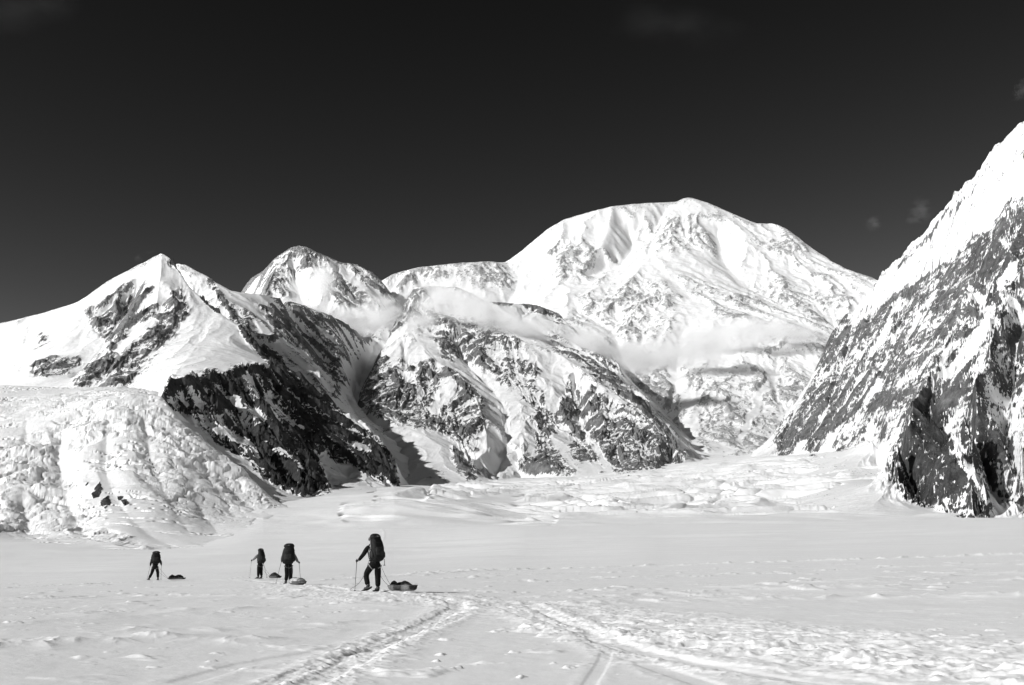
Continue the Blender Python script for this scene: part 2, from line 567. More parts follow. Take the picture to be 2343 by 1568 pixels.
# --- the big domed mountain
massif('mountain', 'broad bright snow dome mountain, highest and farthest of the range', 690, 2160, 4.2, 13.0, 700, 820, [
    [(720, 700, 9.3), (800, 668, 9.4), (872, 640, 9.5), (900, 622, 9.5), (960, 607, 9.5), (1050, 600, 9.6), (1110, 596, 9.8), (1155, 600, 10), (1180, 583, 10.2), (1200, 568, 10.3),
     (1250, 523, 10.5), (1290, 500, 10.6), (1330, 487, 10.7), (1400, 468, 10.8), (1480, 460, 11), (1550, 457, 11.2), (1565, 449, 11.3),
     (1580, 447, 11.3), (1610, 458, 11.3), (1650, 475, 11.2), (1730, 510, 11), (1765, 508, 11), (1800, 520, 10.8), (1830, 545, 10.6), (1860, 568, 10.5),
     (1930, 612, 10), (1995, 634, 9.7), (2100, 680, 9), (2200, 720, 8.8)],
    [(1550, 457, 11.2), (1510, 500, 10.8), (1495, 560, 10.2), (1480, 600, 9.6), (1420, 640, 9.1), (1330, 665, 8.8), (1290, 672, 8.6)],
    [(1480, 600, 9.6), (1530, 640, 9.1), (1580, 690, 8.6), (1700, 722, 8.1), (1790, 748, 7.8), (1850, 800, 7.3), (1885, 880, 6.7), (1890, 960, 6.0)],
    [(1610, 458, 11.3), (1690, 520, 10.6), (1760, 590, 10), (1820, 650, 9.4), (1870, 700, 8.9), (1920, 770, 8.2)],
    [(1250, 523, 10.5), (1215, 590, 9.9), (1225, 650, 9.3), (1180, 700, 8.8)],
    [(1400, 468, 10.8), (1390, 540, 10.1), (1350, 600, 9.6), (1300, 640, 9.2)],
    [(1580, 690, 8.6), (1500, 730, 8.1), (1480, 790, 7.5), (1470, 850, 6.9), (1440, 900, 6.4), (1440, 960, 5.9)],
    [(1700, 722, 8.1), (1640, 800, 7.3), (1620, 870, 6.6), (1640, 950, 5.9), (1700, 1020, 5.3), (1720, 1045, 5.0)],
    [(1050, 600, 9.6), (1040, 640, 9.3), (1010, 680, 8.9)],
    [(1155, 600, 10), (1190, 650, 9.4), (1160, 700, 8.9)],
    # basins and couloirs
    [0.30, (960, 650, 9.0), (1090, 680, 8.7), (1200, 715, 8.3), (1290, 700, 8.3)],
    [0.35, (1450, 560, 10.0), (1420, 610, 9.4), (1330, 640, 9.1)],
    [0.35, (1640, 540, 10.2), (1650, 600, 9.6), (1700, 660, 8.9), (1790, 705, 8.4)],
    [0.30, (1330, 720, 8.0), (1400, 760, 7.6), (1430, 840, 6.8)],
    [0.35, (1560, 760, 7.5), (1550, 850, 6.6), (1540, 920, 6.0), (1530, 980, 5.4), (1540, 1020, 5.1)],
    [0.35, (1780, 800, 7.0), (1770, 880, 6.3), (1790, 960, 5.6), (1800, 1040, 5.0)],
    [(1500, 1030, 5.0), (1560, 1010, 5.1), (1620, 1040, 4.95), (1720, 1048, 4.9), (1800, 1042, 4.85), (1900, 1030, 4.9), (2050, 1030, 4.9)],
    [(2100, 760, 8.0), (2100, 900, 6.5)],
    ], [
    ('p', D1, .55, 25, [(1425, 890), (1500, 850), (1600, 845), (1760, 838), (1900, 870), (1890, 960), (1850, 1040), (1700, 1030), (1560, 965), (1450, 930)]),
    ('p', D1, .42, 15, [(1330, 690), (1480, 640), (1560, 690), (1480, 790), (1380, 770), (1310, 730)]),
    ('p', D1, .42, 18, [(1640, 690), (1760, 640), (1900, 650), (1980, 640), (1920, 740), (1900, 840), (1830, 790), (1780, 735)]),
    ('p', D1, .45, 12, [(1440, 540), (1540, 490), (1600, 510), (1620, 560), (1550, 575), (1480, 570)]),
    ('p', D1, .40, 12, [(1240, 570), (1330, 540), (1400, 590), (1340, 640), (1280, 620)]),
    ('p', D1, .35, 12, [(1280, 610), (1400, 600), (1380, 640), (1290, 640)]),
    ('p', D1, .38, 12, [(880, 640), (960, 610), (1050, 605), (1030, 625), (950, 640), (900, 665)]),
    ('p', D1, .40, 10, [(1040, 620), (1120, 600), (1190, 620), (1180, 660), (1110, 650)]),
    ('p', D1, .30, 20, [(1650, 500), (1780, 520), (1900, 600), (1960, 640), (1850, 650), (1740, 590)]),
    ('p', D1, .36, 10, [(1560, 640), (1640, 650), (1760, 720), (1720, 730), (1600, 690)]),
    ('p', D1, .42, 10, [(1660, 740), (1780, 760), (1860, 810), (1800, 830), (1700, 800)]),
    ('s', D1, .03, 18, [(1545, 850), (1590, 940), (1570, 1000)]),
    ('s', D1, .05, 12, [(1760, 860), (1720, 950), (1690, 1010)]),
    ], 0.03, M_FAR, back=1800., covk=.66, qs=1.1, snowg=.6, tone=(.46, []), soften=7, kz=2.2, seed=11, lams=(620, 300, 150, 75, 38), gamp=0.12, namp=0.06, warp=14)

# --- second pyramid
massif('mountain', 'distant snowy pyramid peak behind the drifting cloud, left of the snow dome', 480, 980, 7.0, 11.0, 330, 420, [
    [(470, 720, 9.3), (540, 665, 9.2), (565, 642, 9.2), (600, 620, 9.1), (640, 583, 9), (665, 563, 9), (683, 558, 9), (700, 562, 9), (720, 574, 9), (760, 590, 9), (785, 600, 9), (810, 603, 9.1),
     (840, 618, 9), (870, 642, 9), (905, 682, 8.8), (940, 720, 8.6), (1000, 760, 8.5)],
    [(700, 562, 9), (715, 610, 8.7), (745, 655, 8.3), (790, 705, 7.9)],
    [(640, 583, 9), (625, 630, 8.65), (600, 680, 8.2)],
    [(810, 603, 9.1), (830, 640, 8.7), (870, 700, 8.1)],
    [0.15, (672, 625, 8.65), (678, 650, 8.45), (690, 690, 8.1), (700, 720, 7.8)],
    [0.20, (770, 630, 8.6), (810, 680, 8.1)],
    [(480, 760, 7.7), (600, 740, 7.6), (700, 745, 7.6), (900, 770, 7.6), (1000, 790, 7.6)],
    ], [
    ('p', R3, .6, 10, [(1330, 290), (1450, 200), (1500, 160), (1580, 130), (1600, 220), (1590, 330), (1450, 320)]),
    ('p', R3, .6, 10, [(1640, 130), (1740, 100), (1800, 160), (1780, 220), (1700, 190), (1640, 190)]),
    ('p', R3, .72, 10, [(1780, 150), (1900, 190), (2050, 190), (2200, 340), (2080, 370), (1960, 390), (1830, 330), (1800, 260)]),
    ('s', R3, .15, 12, [(1850, 160), (1980, 250), (2120, 350)]),
    ], 0.15, M_LEFT, back=1500., qs=1.0, tone=(.22, []), kz=1.7, covk=.72, seed=21, lams=(500, 240, 120, 60), gamp=0.15, namp=0.06, warp=6)

# --- ridge behind the left peak, with the hanging valley glacier
massif('mountain', 'shaded rocky ridge with hanging glacier valley behind the left peak', 230, 1150, 2.9, 8.2, 560, 640, [
    [(250, 700, 5.9), (330, 640, 5.8), (380, 606, 5.7), (405, 600, 5.6), (425, 603, 5.5), (455, 620, 5.45), (490, 645, 5.3), (530, 665, 5.2), (560, 670, 5.2), (600, 673, 5.3), (650, 684, 5.5),
     (700, 700, 5.8), (760, 722, 6.0), (800, 745, 6.1), (830, 770, 6.3), (850, 772, 6.7), (880, 735, 7.0), (930, 705, 7.3)],
    [(560, 670, 5.2), (600, 730, 4.8), (650, 790, 4.5), (710, 850, 4.2), (770, 925, 3.9)],
    [(600, 673, 5.3), (680, 760, 5.1), (740, 840, 4.9), (785, 890, 4.7)],
    [(700, 700, 5.8), (765, 800, 5.3), (800, 865, 4.9)],
    [0.20, (640, 700, 5.35), (705, 790, 5.0), (760, 865, 4.6)],
    [(740, 735, 5.7), (790, 800, 5.4), (815, 850, 5.25)],
    [(490, 645, 5.3), (520, 700, 4.8), (560, 760, 4.4)],
    [0.10, (850, 800, 6.4), (838, 830, 6.0), (818, 880, 5.3), (802, 905, 4.9), (830, 950, 4.5), (900, 1005, 4.0), (960, 1060, 3.6), (1020, 1100, 3.3)],
    [(785, 900, 4.65), (800, 935, 4.3), (850, 990, 3.8), (900, 1060, 3.4), (915, 1110, 3.0)],
    [(870, 900, 5.1), (900, 960, 4.6), (980, 1010, 4.1), (1050, 1070, 3.5)],
    [(360, 900, 3.8), (500, 900, 3.6), (640, 950, 3.4), (760, 1030, 3.2), (860, 1110, 2.95)],
    ], [
    ('p', R3, .62, 8, [(1290, 420), (1500, 400), (1560, 370), (1700, 430), (1880, 480), (1990, 520), (2070, 570), (2030, 640), (1950, 700), (1900, 740), (1980, 780), (1900, 830), (1880, 900), (1800, 860), (1700, 740), (1580, 660), (1480, 560), (1330, 500)]),
    ('s', R3, .8, 8, [(1180, 260), (1280, 400), (1400, 520), (1560, 700)]),
    ('s', R3, .12, 14, [(1240, 230), (1330, 340), (1440, 440), (1500, 540)]),
    ('s', R3, .12, 14, [(1560, 600), (1680, 680), (1800, 780), (1860, 850)]),
    ('p', R3, .05, 6, [(1910, 710), (1960, 690), (1990, 750), (1940, 780)]),
    ], 0.04, M_LEFT, back=900., covk=.8, qs=.7, tone=(.14, []), kz=1.2, seed=31, lams=(420, 210, 100, 50), gamp=0.16, namp=0.055, warp=7)

# --- central buttress
massif('mountain', 'central rocky buttress with a round snow cap and two descending ridges', 770, 1640, 2.6, 8.0, 760, 780, [
    [(905, 730, 6.5), (925, 690, 6.7), (935, 668, 6.8), (960, 655, 6.9), (1000, 653, 7), (1045, 655, 7), (1075, 668, 6.9), (1110, 690, 6.8), (1150, 692, 6.9),
     (1208, 695, 7.0), (1250, 708, 6.9), (1284, 724, 6.8), (1330, 770, 6.4), (1400, 822, 6.0), (1428, 885, 5.5), (1480, 940, 5.1), (1560, 1020, 4.6), (1620, 1060, 4.3)],
    [(905, 730, 6.5), (875, 800, 6.0), (845, 860, 5.4), (820, 905, 4.95)],
    [(905, 730, 6.5), (932, 745, 6.2), (965, 790, 5.8), (1000, 830, 5.4), (1045, 850, 5.1), (1080, 890, 4.8), (1100, 940, 4.4), (1116, 1000, 4.0), (1112, 1035, 3.75), (1075, 1052, 3.6), (1088, 1080, 3.4), (1100, 1098)],
    [(932, 745, 6.2), (900, 800, 5.8), (885, 840, 5.5), (868, 900, 4.9)],
    [(1000, 830, 5.4), (1015, 890, 4.9), (1035, 960, 4.35), (1060, 1020, 3.9)],
    [(965, 790, 5.8), (950, 850, 5.3), (960, 920, 4.7), (980, 985, 4.1)],
    [0.20, (925, 790, 5.7), (925, 860, 5.1), (915, 940, 4.4)],
    [0.22, (990, 870, 4.95), (1000, 930, 4.4), (1010, 990, 3.95)],
    [(815, 915, 4.8), (860, 945, 4.4), (920, 975, 4.2), (980, 1002, 3.9), (1030, 1028, 3.7), (1050, 1060, 3.5), (1080, 1098)],
    [(1110, 690, 6.8), (1140, 735, 6.35), (1168, 764, 6.1), (1204, 780, 5.95), (1264, 800, 5.8), (1316, 836, 5.4), (1364, 872, 5.05), (1416, 908, 4.8),
     (1448, 932, 4.65), (1488, 962, 4.4), (1524, 1002, 4.15), (1550, 1035, 3.95), (1560, 1052)],
    [0.10, (1190, 740, 6.5), (1260, 775, 6.1), (1320, 815, 5.7), (1390, 870, 5.3)],
    [(1264, 800, 5.8), (1262, 850, 5.4), (1255, 900, 5.0), (1240, 960, 4.6), (1235, 1010, 4.2), (1255, 1050, 3.8), (1310, 1090)],
    [(1364, 872, 5.05), (1380, 930, 4.7), (1400, 1000, 4.2), (1420, 1060, 3.7), (1430, 1086)],
    [0.25, (1315, 870, 5.1), (1320, 930, 4.7), (1330, 1000, 4.2), (1370, 1085)],
    [(1448, 932, 4.65), (1450, 1000, 4.2), (1480, 1075)],
    [(1168, 764, 6.1), (1180, 840, 5.5), (1205, 900, 5.0), (1215, 950, 4.6)],
    [(960, 700, 6.6), (1060, 735, 6.4), (1120, 760, 6.2)],
    [(960, 760, 6.15), (1060, 790, 5.9), (1150, 800, 5.85)],
    [0.30, (1040, 800, 5.75), (1080, 850, 5.25), (1125, 895, 4.85), (1150, 930, 4.5), (1160, 980, 4.1), (1160, 1030, 3.75), (1140, 1070, 3.5), (1135, 1098)],
    [0.10, (1200, 960, 4.35), (1195, 1030, 3.8), (1190, 1090)],
    [(1100, 1101), (1135, 1100), (1190, 1094), (1310, 1092), (1370, 1089), (1430, 1087), (1500, 1076), (1562, 1054)],
    ], [
    ('p', R4, .55, 8, [(150, 600), (240, 520), (350, 330), (450, 330), (560, 460), (800, 480), (880, 510), (960, 580), (1060, 620), (900, 640), (860, 760), (700, 730), (600, 690), (520, 600), (440, 500), (360, 520), (270, 600), (230, 720), (100, 700)]),
    ('p', R4, .74, 10, [(60, 950), (150, 780), (270, 700), (380, 760), (540, 690), (640, 750), (760, 860), (830, 1000), (840, 1190), (760, 1240), (680, 1200), (640, 1150), (540, 1100), (400, 1060), (200, 1000)]),
    ('s', R4, .25, 14, [(300, 720), (400, 830), (440, 900)]),
    ('s', R4, .1, 16, [(600, 850), (570, 920), (520, 990)]),
    ('s', R4, .05, 8, [(390, 520), (470, 620), (560, 720), (640, 760)]),
    ('p', R4, .85, 6, [(640, 1230), (720, 1290), (800, 1380), (720, 1390), (640, 1300)]),
    ('p', R4, .5, 10, [(860, 760), (1040, 640), (1130, 720), (1090, 850), (1000, 920), (900, 900), (860, 830)]),
    ('p', R4, .68, 10, [(1060, 1090), (1130, 1000), (1080, 950), (900, 960), (840, 950), (900, 920), (1050, 900), (1180, 900), (1290, 860), (1400, 850), (1500, 900), (1640, 980), (1750, 1050), (1850, 1140), (1940, 1260), (1850, 1310), (1550, 1370), (1480, 1290), (1320, 1270), (1340, 1150), (1200, 1040)]),
    ('p', R4, .68, 8, [(1110, 1080), (1200, 1060), (1180, 1200), (1320, 1360), (1200, 1375), (990, 1330), (1130, 1250)]),
    ('s', R4, .08, 12, [(1200, 1160), (1290, 1260), (1380, 1370)]),
    ('s', R4, .1, 12, [(1330, 1060), (1420, 1180), (1500, 1290), (1540, 1370)]),
    ('s', R4, .15, 12, [(1180, 700), (1200, 800), (1180, 940)]),
    ('s', R4, .08, 14, [(1080, 620), (1200, 670), (1330, 750), (1450, 840), (1600, 940)]),
    ('s', R4, .75, 10, [(880, 370), (960, 380)]),
    ('p', R4, .75, 6, [(1030, 370), (1180, 410), (1280, 460), (1250, 490), (1150, 440), (1050, 420)]),
    ('p', R4, .75, 8, [(1170, 570), (1360, 680), (1560, 750), (1590, 880), (1480, 820), (1340, 710), (1220, 640)]),
    ('s', R4, .02, 58, [(930, 1000), (950, 1090), (900, 1190), (870, 1320)]),
    ('s', R4, .04, 26, [(700, 750), (790, 830), (860, 910)]),
    ('s', R4, .05, 26, [(280, 660), (400, 560), (480, 660)]),
    ('s', R4, .05, 26, [(1060, 640), (1150, 690), (1240, 760)]),
    ('s', R4, .05, 22, [(600, 860), (560, 940)]),
    ('s', R4, .06, 20, [(1180, 720), (1230, 860), (1200, 960)]),
    ('s', R4, .05, 18, [(1310, 800), (1400, 860)]),
    ('s', R4, .7, 12, [(1600, 900), (1720, 970), (1750, 1020)]),
    ('s', R4, .6, 8, [(390, 300), (370, 380)]),
    ], 0.04, M_MID, back=1000., covk=.76, qs=.75, tone=(.16, []), kz=1.2, seed=41, lams=(520, 260, 120, 60, 30), gamp=0.16, namp=0.055, warp=7)

# --- left peak with its dark spur
massif('mountain', 'sharp snow peak at left with the near-black rock spur below it', -220, 960, 1.55, 5.6, 820, 900, [
    [(-260, 790, 5.0), (-80, 752, 4.9), (0, 738, 4.9), (100, 715, 4.8), (180, 690, 4.7), (250, 640, 4.6), (320, 600, 4.5), (350, 585, 4.45), (370, 577, 4.4), (398, 592, 4.35),
     (430, 650, 4.15), (470, 690, 4.0), (492, 707, 3.9), (520, 728, 3.75), (555, 747, 3.65), (580, 782, 3.55), (605, 815, 3.45), (680, 862, 3.3),
     (760, 930, 3.1), (830, 985, 2.95), (880, 1040, 2.8), (900, 1085, 2.7), (906, 1112)],
    [(430, 650, 4.15), (412, 720, 3.85), (400, 765, 3.6), (340, 825, 3.2), (305, 880, 2.95)],
    [(492, 707, 3.9), (455, 780, 3.4), (420, 830, 2.9), (390, 868, 2.5)],
    [(250, 640, 4.6), (215, 720, 4.25), (180, 790, 3.9), (100, 850, 3.5)],
    [0.10, (318, 668, 4.32), (295, 710, 4.15), (240, 790, 3.7), (170, 870, 3.3)],
    [(370, 577, 4.4), (365, 640, 4.15), (350, 700, 3.95), (290, 790, 3.55), (240, 870, 3.15)],
    [(80, 720, 4.8), (60, 790, 4.3), (30, 860, 3.7)],
    [(-260, 920, 3.3), (-80, 905, 3.3), (0, 895, 3.3), (100, 890, 3.2), (200, 888, 3.05), (300, 893, 2.8), (355, 895, 2.5)],
    [(375, 885, 2.3), (400, 868, 2.35), (450, 860, 2.5), (520, 848, 2.65), (570, 838, 2.8), (620, 828, 3.15), (650, 845, 3.27)],
    [(375, 885, 2.3), (372, 925, 2.22), (400, 980, 2.12)],
    [(450, 860, 2.5), (480, 930, 2.35), (540, 1010, 2.2), (600, 1090, 2.0), (640, 1135, 1.85)],
    [(520, 848, 2.65), (590, 950, 2.45), (670, 1055, 2.2), (728, 1128, 2.02)],
    [0.10, (545, 850, 2.72), (620, 950, 2.55), (690, 1030, 2.4), (765, 1132, 2.15)],
    [(620, 828, 3.15), (690, 925, 2.95), (770, 1000, 2.75), (830, 1060, 2.6), (850, 1118)],
    [0.12, (590, 850, 2.85), (660, 940, 2.7), (740, 1030, 2.52), (800, 1100, 2.35)],
    [0.08, (490, 860, 2.52), (530, 940, 2.38), (590, 1030, 2.2), (660, 1130, 1.95)],
    [(300, 1010, 2.3), (380, 1060, 2.05), (500, 1110, 1.85), (640, 1145, 1.75), (700, 1140, 1.9), (745, 1137), (840, 1127), (906, 1113)],
    ], [
    ('p', R3, .62, 8, [(500, 440), (600, 370), (740, 280), (840, 300), (780, 390), (900, 390), (1010, 305), (1035, 430), (960, 560), (860, 660), (760, 770), (700, 830), (480, 860), (430, 820), (540, 720), (640, 620), (560, 540), (510, 480)]),
    ('s', R3, .08, 14, [(860, 480), (760, 560), (660, 640)]),
    ('p', R3, .62, 6, [(180, 720), (260, 700), (430, 690), (460, 720), (330, 770), (200, 770)]),
    ('p', R3, .3, 6, [(190, 640), (230, 550), (280, 590), (230, 620)]),
    ('s', R3, .95, 10, [(970, 140), (1050, 220), (1120, 290), (1170, 370), (1215, 410)]),
    ('p', R3, .8, 5, [(890, 925), (960, 805), (1100, 790), (1150, 760), (1250, 775), (1320, 740), (1450, 730), (1600, 740), (1700, 800), (1800, 880), (1900, 990), (2000, 1070), (2080, 1120), (2150, 1200), (2210, 1320), (2225, 1410), (2120, 1370), (2000, 1290), (1960, 1260), (1830, 1250), (1760, 1200), (1840, 1440), (1740, 1450), (1640, 1440), (1480, 1340), (1380, 1240), (1260, 1170), (1130, 1060), (1000, 990)]),
    ('s', R3, .12, 12, [(1380, 790), (1430, 900)]),
    ('s', R3, .2, 16, [(1320, 930), (1440, 1020)]),
    ('s', R3, .15, 10, [(1480, 890), (1560, 1000), (1680, 1080)]),
    ('s', R3, .2, 12, [(1200, 1060), (1340, 1130), (1440, 1220)]),
    ('s', R3, .12, 10, [(1810, 1240), (1900, 1320), (2010, 1400)]),
    ('s', R3, .15, 9, [(1990, 1160), (2060, 1190)]),
    ('s', R3, .2, 8, [(1540, 1180), (1640, 1240), (1700, 1320)]),
    ('s', R3, .2, 6, [(1480, 640), (1560, 700), (1640, 760)]),
    ('p', R3, .85, 5, [(1345, 505), (1450, 610), (1570, 700), (1680, 790), (1600, 760), (1500, 700), (1420, 620), (1360, 560)]),
    ('p', D1, .0, 8, [(500, 1060), (560, 1100), (620, 1160), (500, 1200), (300, 1150), (300, 960), (372, 955), (420, 990)]),
    ], 0.0, M_LEFT, back=300., qs=.5, covk=1.05, snowg=.3, tone=(.17, [('p', D1, .045, 12, [(360, 850), (560, 800), (600, 800), (800, 900), (960, 1130), (600, 1200), (300, 1000)]), ('s', R3, .06, 25, [(970, 140), (1215, 410), (1450, 600), (1650, 780)])]), kz=0.8, seed=51, lams=(360, 180, 90, 45, 22), gamp=0.16, namp=0.06, warp=5)

# --- right mountain
def upper_snow(X, Y, H, px, py, rk):
    m = (1 - rk) * sstep(900, 780, py)
    m = (1 - rk) * (1 - sstep(720, 860, py))
    wx = X + 20 * fbm(X / 90, Y / 90, 3, 171); wy = Y + 20 * fbm(X / 90, Y / 90, 3, 175)
    f1, f2, cv = worley(wx / 60, wy / 45, 5)
    b = (cv - 0.5) * 8 + (sstep(0, 0.3, f2 - f1) - 1) * 7 + ridged(wx / 150, wy / 110, 5, 177) * 24 - 11
    z = fbm(X / 260, Y / 260, 2, 179)
    return H + b * m * (0.35 + 0.65 * sstep(-0.2, 0.3, z))


massif('mountain', 'steep grey rock and snow mountainside rising out of the frame at right', 1690, 2760, 1.3, 6.0, 1150, 960, [
    [(2800, 60, 3.0), (2560, 170, 3.0), (2450, 215, 3.1), (2342, 277, 3.25), (2290, 320, 3.4), (2250, 368, 3.5), (2215, 415, 3.62), (2180, 442, 3.78), (2150, 482, 3.92), (2100, 542, 4.1), (2075, 572, 4.2),
     (2050, 588, 4.32), (2015, 618, 4.5), (1990, 660, 4.7), (1960, 702, 4.85), (1930, 732, 5.0), (1905, 765, 5.0), (1882, 812, 4.95), (1860, 862, 4.9), (1834, 920, 4.8), (1808, 980, 4.6), (1778, 1041, 4.4)],
    [(2760, 300, 2.6), (2500, 380, 2.6), (2342, 452, 2.7), (2300, 472, 2.75), (2270, 502, 2.85), (2235, 548, 3.0), (2200, 592, 3.25), (2150, 622, 3.7), (2100, 655, 3.88), (2050, 695, 4.1), (1995, 740, 4.45), (1940, 750, 4.8)],
    [(2330, 350, 2.97), (2240, 450, 3.25), (2160, 540, 3.72), (2080, 620, 4.02), (2010, 690, 4.45)],
    [(2270, 502, 2.85), (2240, 620, 2.74), (2190, 740, 2.66), (2130, 850, 2.5), (2085, 930, 2.27), (2060, 1000, 2.13), (2045, 1060, 2.07), (2070, 1110, 2.04), (2115, 1152)],
    [(2342, 570, 2.55), (2280, 740, 2.32), (2235, 870, 2.12), (2215, 970, 1.95), (2225, 1060, 1.8), (2240, 1130, 1.65), (2245, 1184)],
    [(2430, 640, 2.4), (2400, 800, 2.15), (2342, 900, 2.0), (2330, 960, 1.93), (2335, 1040, 1.8), (2340, 1135, 1.65)],
    [0.13, (2217, 677, 2.62), (2255, 726, 2.5), (2204, 811, 2.4), (2160, 860, 2.32), (2120, 930, 2.25)],
    [0.06, (2130, 975, 2.27), (2160, 1000, 2.18), (2204, 1065, 2.03), (2262, 1140, 1.85), (2290, 1168, 1.78)],
    [0.12, (2345, 760, 2.25), (2300, 880, 2.1), (2310, 960, 2.0), (2300, 1030, 1.88), (2330, 1120, 1.7), (2345, 1150, 1.6)],
    [(2150, 622, 3.7), (2100, 740, 3.5), (2060, 850, 3.22), (2025, 950, 3.0)],
    [(2050, 695, 4.1), (1990, 840, 3.84), (1940, 960, 3.64), (1905, 1020, 3.58)],
    [(1960, 760, 4.62), (1920, 880, 4.25), (1880, 970, 4.0), (1850, 1022, 3.9)],
    [0.06, (2085, 700, 3.86), (2035, 825, 3.6), (1990, 930, 3.42), (1960, 1010, 3.36)],
    [(1700, 1050, 4.4), (1778, 1044, 4.3), (1830, 1041, 3.9), (1880, 1037, 3.7), (1930, 1031, 3.45), (1990, 1012, 3.1), (2035, 1005, 2.8)],
    [(1980, 1048), (2010, 1060), (2020, 1085), (2050, 1112), (2100, 1150), (2150, 1172), (2240, 1187), (2300, 1178), (2400, 1170), (2700, 1160)],
    ], [
    ('p', R5, .70, 8, [(690, 790), (740, 750), (800, 780), (870, 720), (980, 650), (1080, 600), (1150, 560), (1220, 490), (1310, 430), (1350, 350), (1430, 320), (1800, 200), (1800, 1300), (1425, 1460), (1370, 1400), (1280, 1510), (1100, 1460), (990, 1440), (920, 1310), (980, 1180), (1000, 1090), (950, 1130), (910, 1220), (860, 1160), (740, 1250), (700, 1210), (630, 1270), (600, 1200), (520, 1290), (500, 1200), (600, 1080), (650, 950)]),
    ('p', R5, .86, 8, [(930, 1300), (975, 1180), (1010, 1090), (1060, 1080), (1130, 1160), (1160, 1260), (1240, 1380), (1270, 1500), (1180, 1480), (1000, 1440)]),
    ('p', R5, .8, 8, [(1220, 490), (1320, 420), (1360, 350), (1425, 330), (1425, 480), (1350, 560), (1280, 600), (1220, 610)]),
    ('p', R5, .78, 8, [(1160, 960), (1260, 850), (1300, 1000), (1350, 1120), (1380, 1230), (1370, 1350), (1400, 1420), (1330, 1380), (1240, 1300), (1170, 1160), (1110, 1080)]),
    ('s', R5, .1, 13, [(1215, 640), (1260, 720), (1300, 760), (1210, 900), (1130, 980)]),
    ('s', R5, .15, 10, [(1150, 860), (1110, 970)]),
    ('s', R5, .1, 10, [(1390, 560), (1330, 640), (1425, 760)]),
    ('s', R5, .2, 10, [(1270, 960), (1310, 1060), (1420, 1100)]),
    ('s', R5, .05, 14, [(1400, 1150), (1400, 1270), (1440, 1390)]),
    ('s', R5, .08, 10, [(1140, 1180), (1200, 1290), (1270, 1400), (1350, 1490)]),
    ('s', R5, .3, 9, [(960, 700), (890, 840)]),
    ('s', R5, .25, 9, [(1090, 640), (1060, 760), (1000, 900)]),
    ('s', R5, .25, 9, [(880, 1000), (800, 1130), (700, 1220)]),
    ('s', R5, .4, 7, [(960, 560), (1140, 370), (1300, 200)]),
    ('s', R5, .45, 5, [(1180, 310), (1290, 200)]),
    ], 0.03, M_RIGHT, back=600., qs=.27, covk=.9, gw=.10, cw=.3, extra=upper_snow, tone=(.13, [('p', R5, .06, 14, [(900, 1300), (975, 1180), (1010, 1080), (1160, 1080), (1240, 1200), (1380, 1350), (1425, 1520), (1180, 1520), (950, 1460)]), ('p', R5, .09, 14, [(1180, 520), (1320, 420), (1425, 330), (1600, 300), (1600, 1200), (1400, 1500), (1160, 1000), (1300, 800)])]), kz=0.6, seed=61, lams=(420, 210, 100, 50, 25), gamp=0.16, namp=0.065, warp=6, side=(None, None))


# --- icefall
def serac(X, Y, H, px, py, rk):
    gx, gy = grads(X, Y, smooth(H, 8)); sl = np.hypot(gx, gy)
    wx = X + 14 * fbm(X / 60, Y / 60, 3, 71); wy = Y + 14 * fbm(X / 60, Y / 60, 3, 75)
    def k(pts, w):
        return 1 - sstep(w * 0.5, w, seg_dist(px, py, pts))
    m = sstep(0.10, 0.24, sl) * 0.10
    m = np.maximum(m, 0.85 * k([(150, 1000), (230, 950), (330, 960), (430, 1010), (520, 1070), (590, 1130)], 52))
    m = np.maximum(m, k([(-60, 1090), (20, 1060), (90, 1040), (130, 1100), (160, 1160), (60, 1180), (-60, 1150)], 66))
    m = np.maximum(m, k([(200, 1195), (260, 1210), (320, 1230), (390, 1258)], 24))
    m = np.maximum(m, 0.55 * k([(350, 1060), (420, 1110), (500, 1150), (560, 1170)], 52))
    m = np.maximum(m, 0.4 * k([(-50, 930), (100, 925), (250, 900), (330, 900)], 24))
    m = m * (1 - 0.93 * k([(250, 1070), (262, 1120), (300, 1160), (350, 1190)], 52))
    m = np.clip(m + 0.10 * fbm(X / 60, Y / 60, 2, 73) * (m > 0.15), 0, 1)
    f1, f2, cv = worley(wx / 48, wy / 75, 1)
    g1, g2, cg = worley(wx / 17 + 3, wy / 28 + 9, 2)
    crack = sstep(0.02, 0.22, f2 - f1); crack2 = sstep(0.0, 0.3, g2 - g1)
    b = (cv - 0.5) * 9 + (crack - 1) * 5 + (cg - 0.5) * 4 + (crack2 - 1) * 2.5
    b = b + ridged(wx / 90, wy / 120, 5, 77) * 20 - 9 + fbm(wx / 14, wy / 22, 5, 79, gain=0.65) * 3.2
    H = H + b * m * 0.48 * (1 - sstep(1240, 1275, py))
    g = ground_z(np.arctan2(X, Y), np.hypot(X, Y)); dd = H - g
    H = np.where(dd > 0, g + dd * (1 - 0.85 * np.exp(-dd / 34)), H)
    # long shallow crevasses on the plateau
    c2 = np.abs(fbm(wx / 160, wy / 34, 3, 83)); H = H - 8 * (1 - sstep(0.0, 0.10, c2)) * (1 - m) * sstep(-0.1, 0.3, fbm(X / 200, Y / 200, 2, 88))
    return H * 0.6 + smooth(H, 1) * 0.4


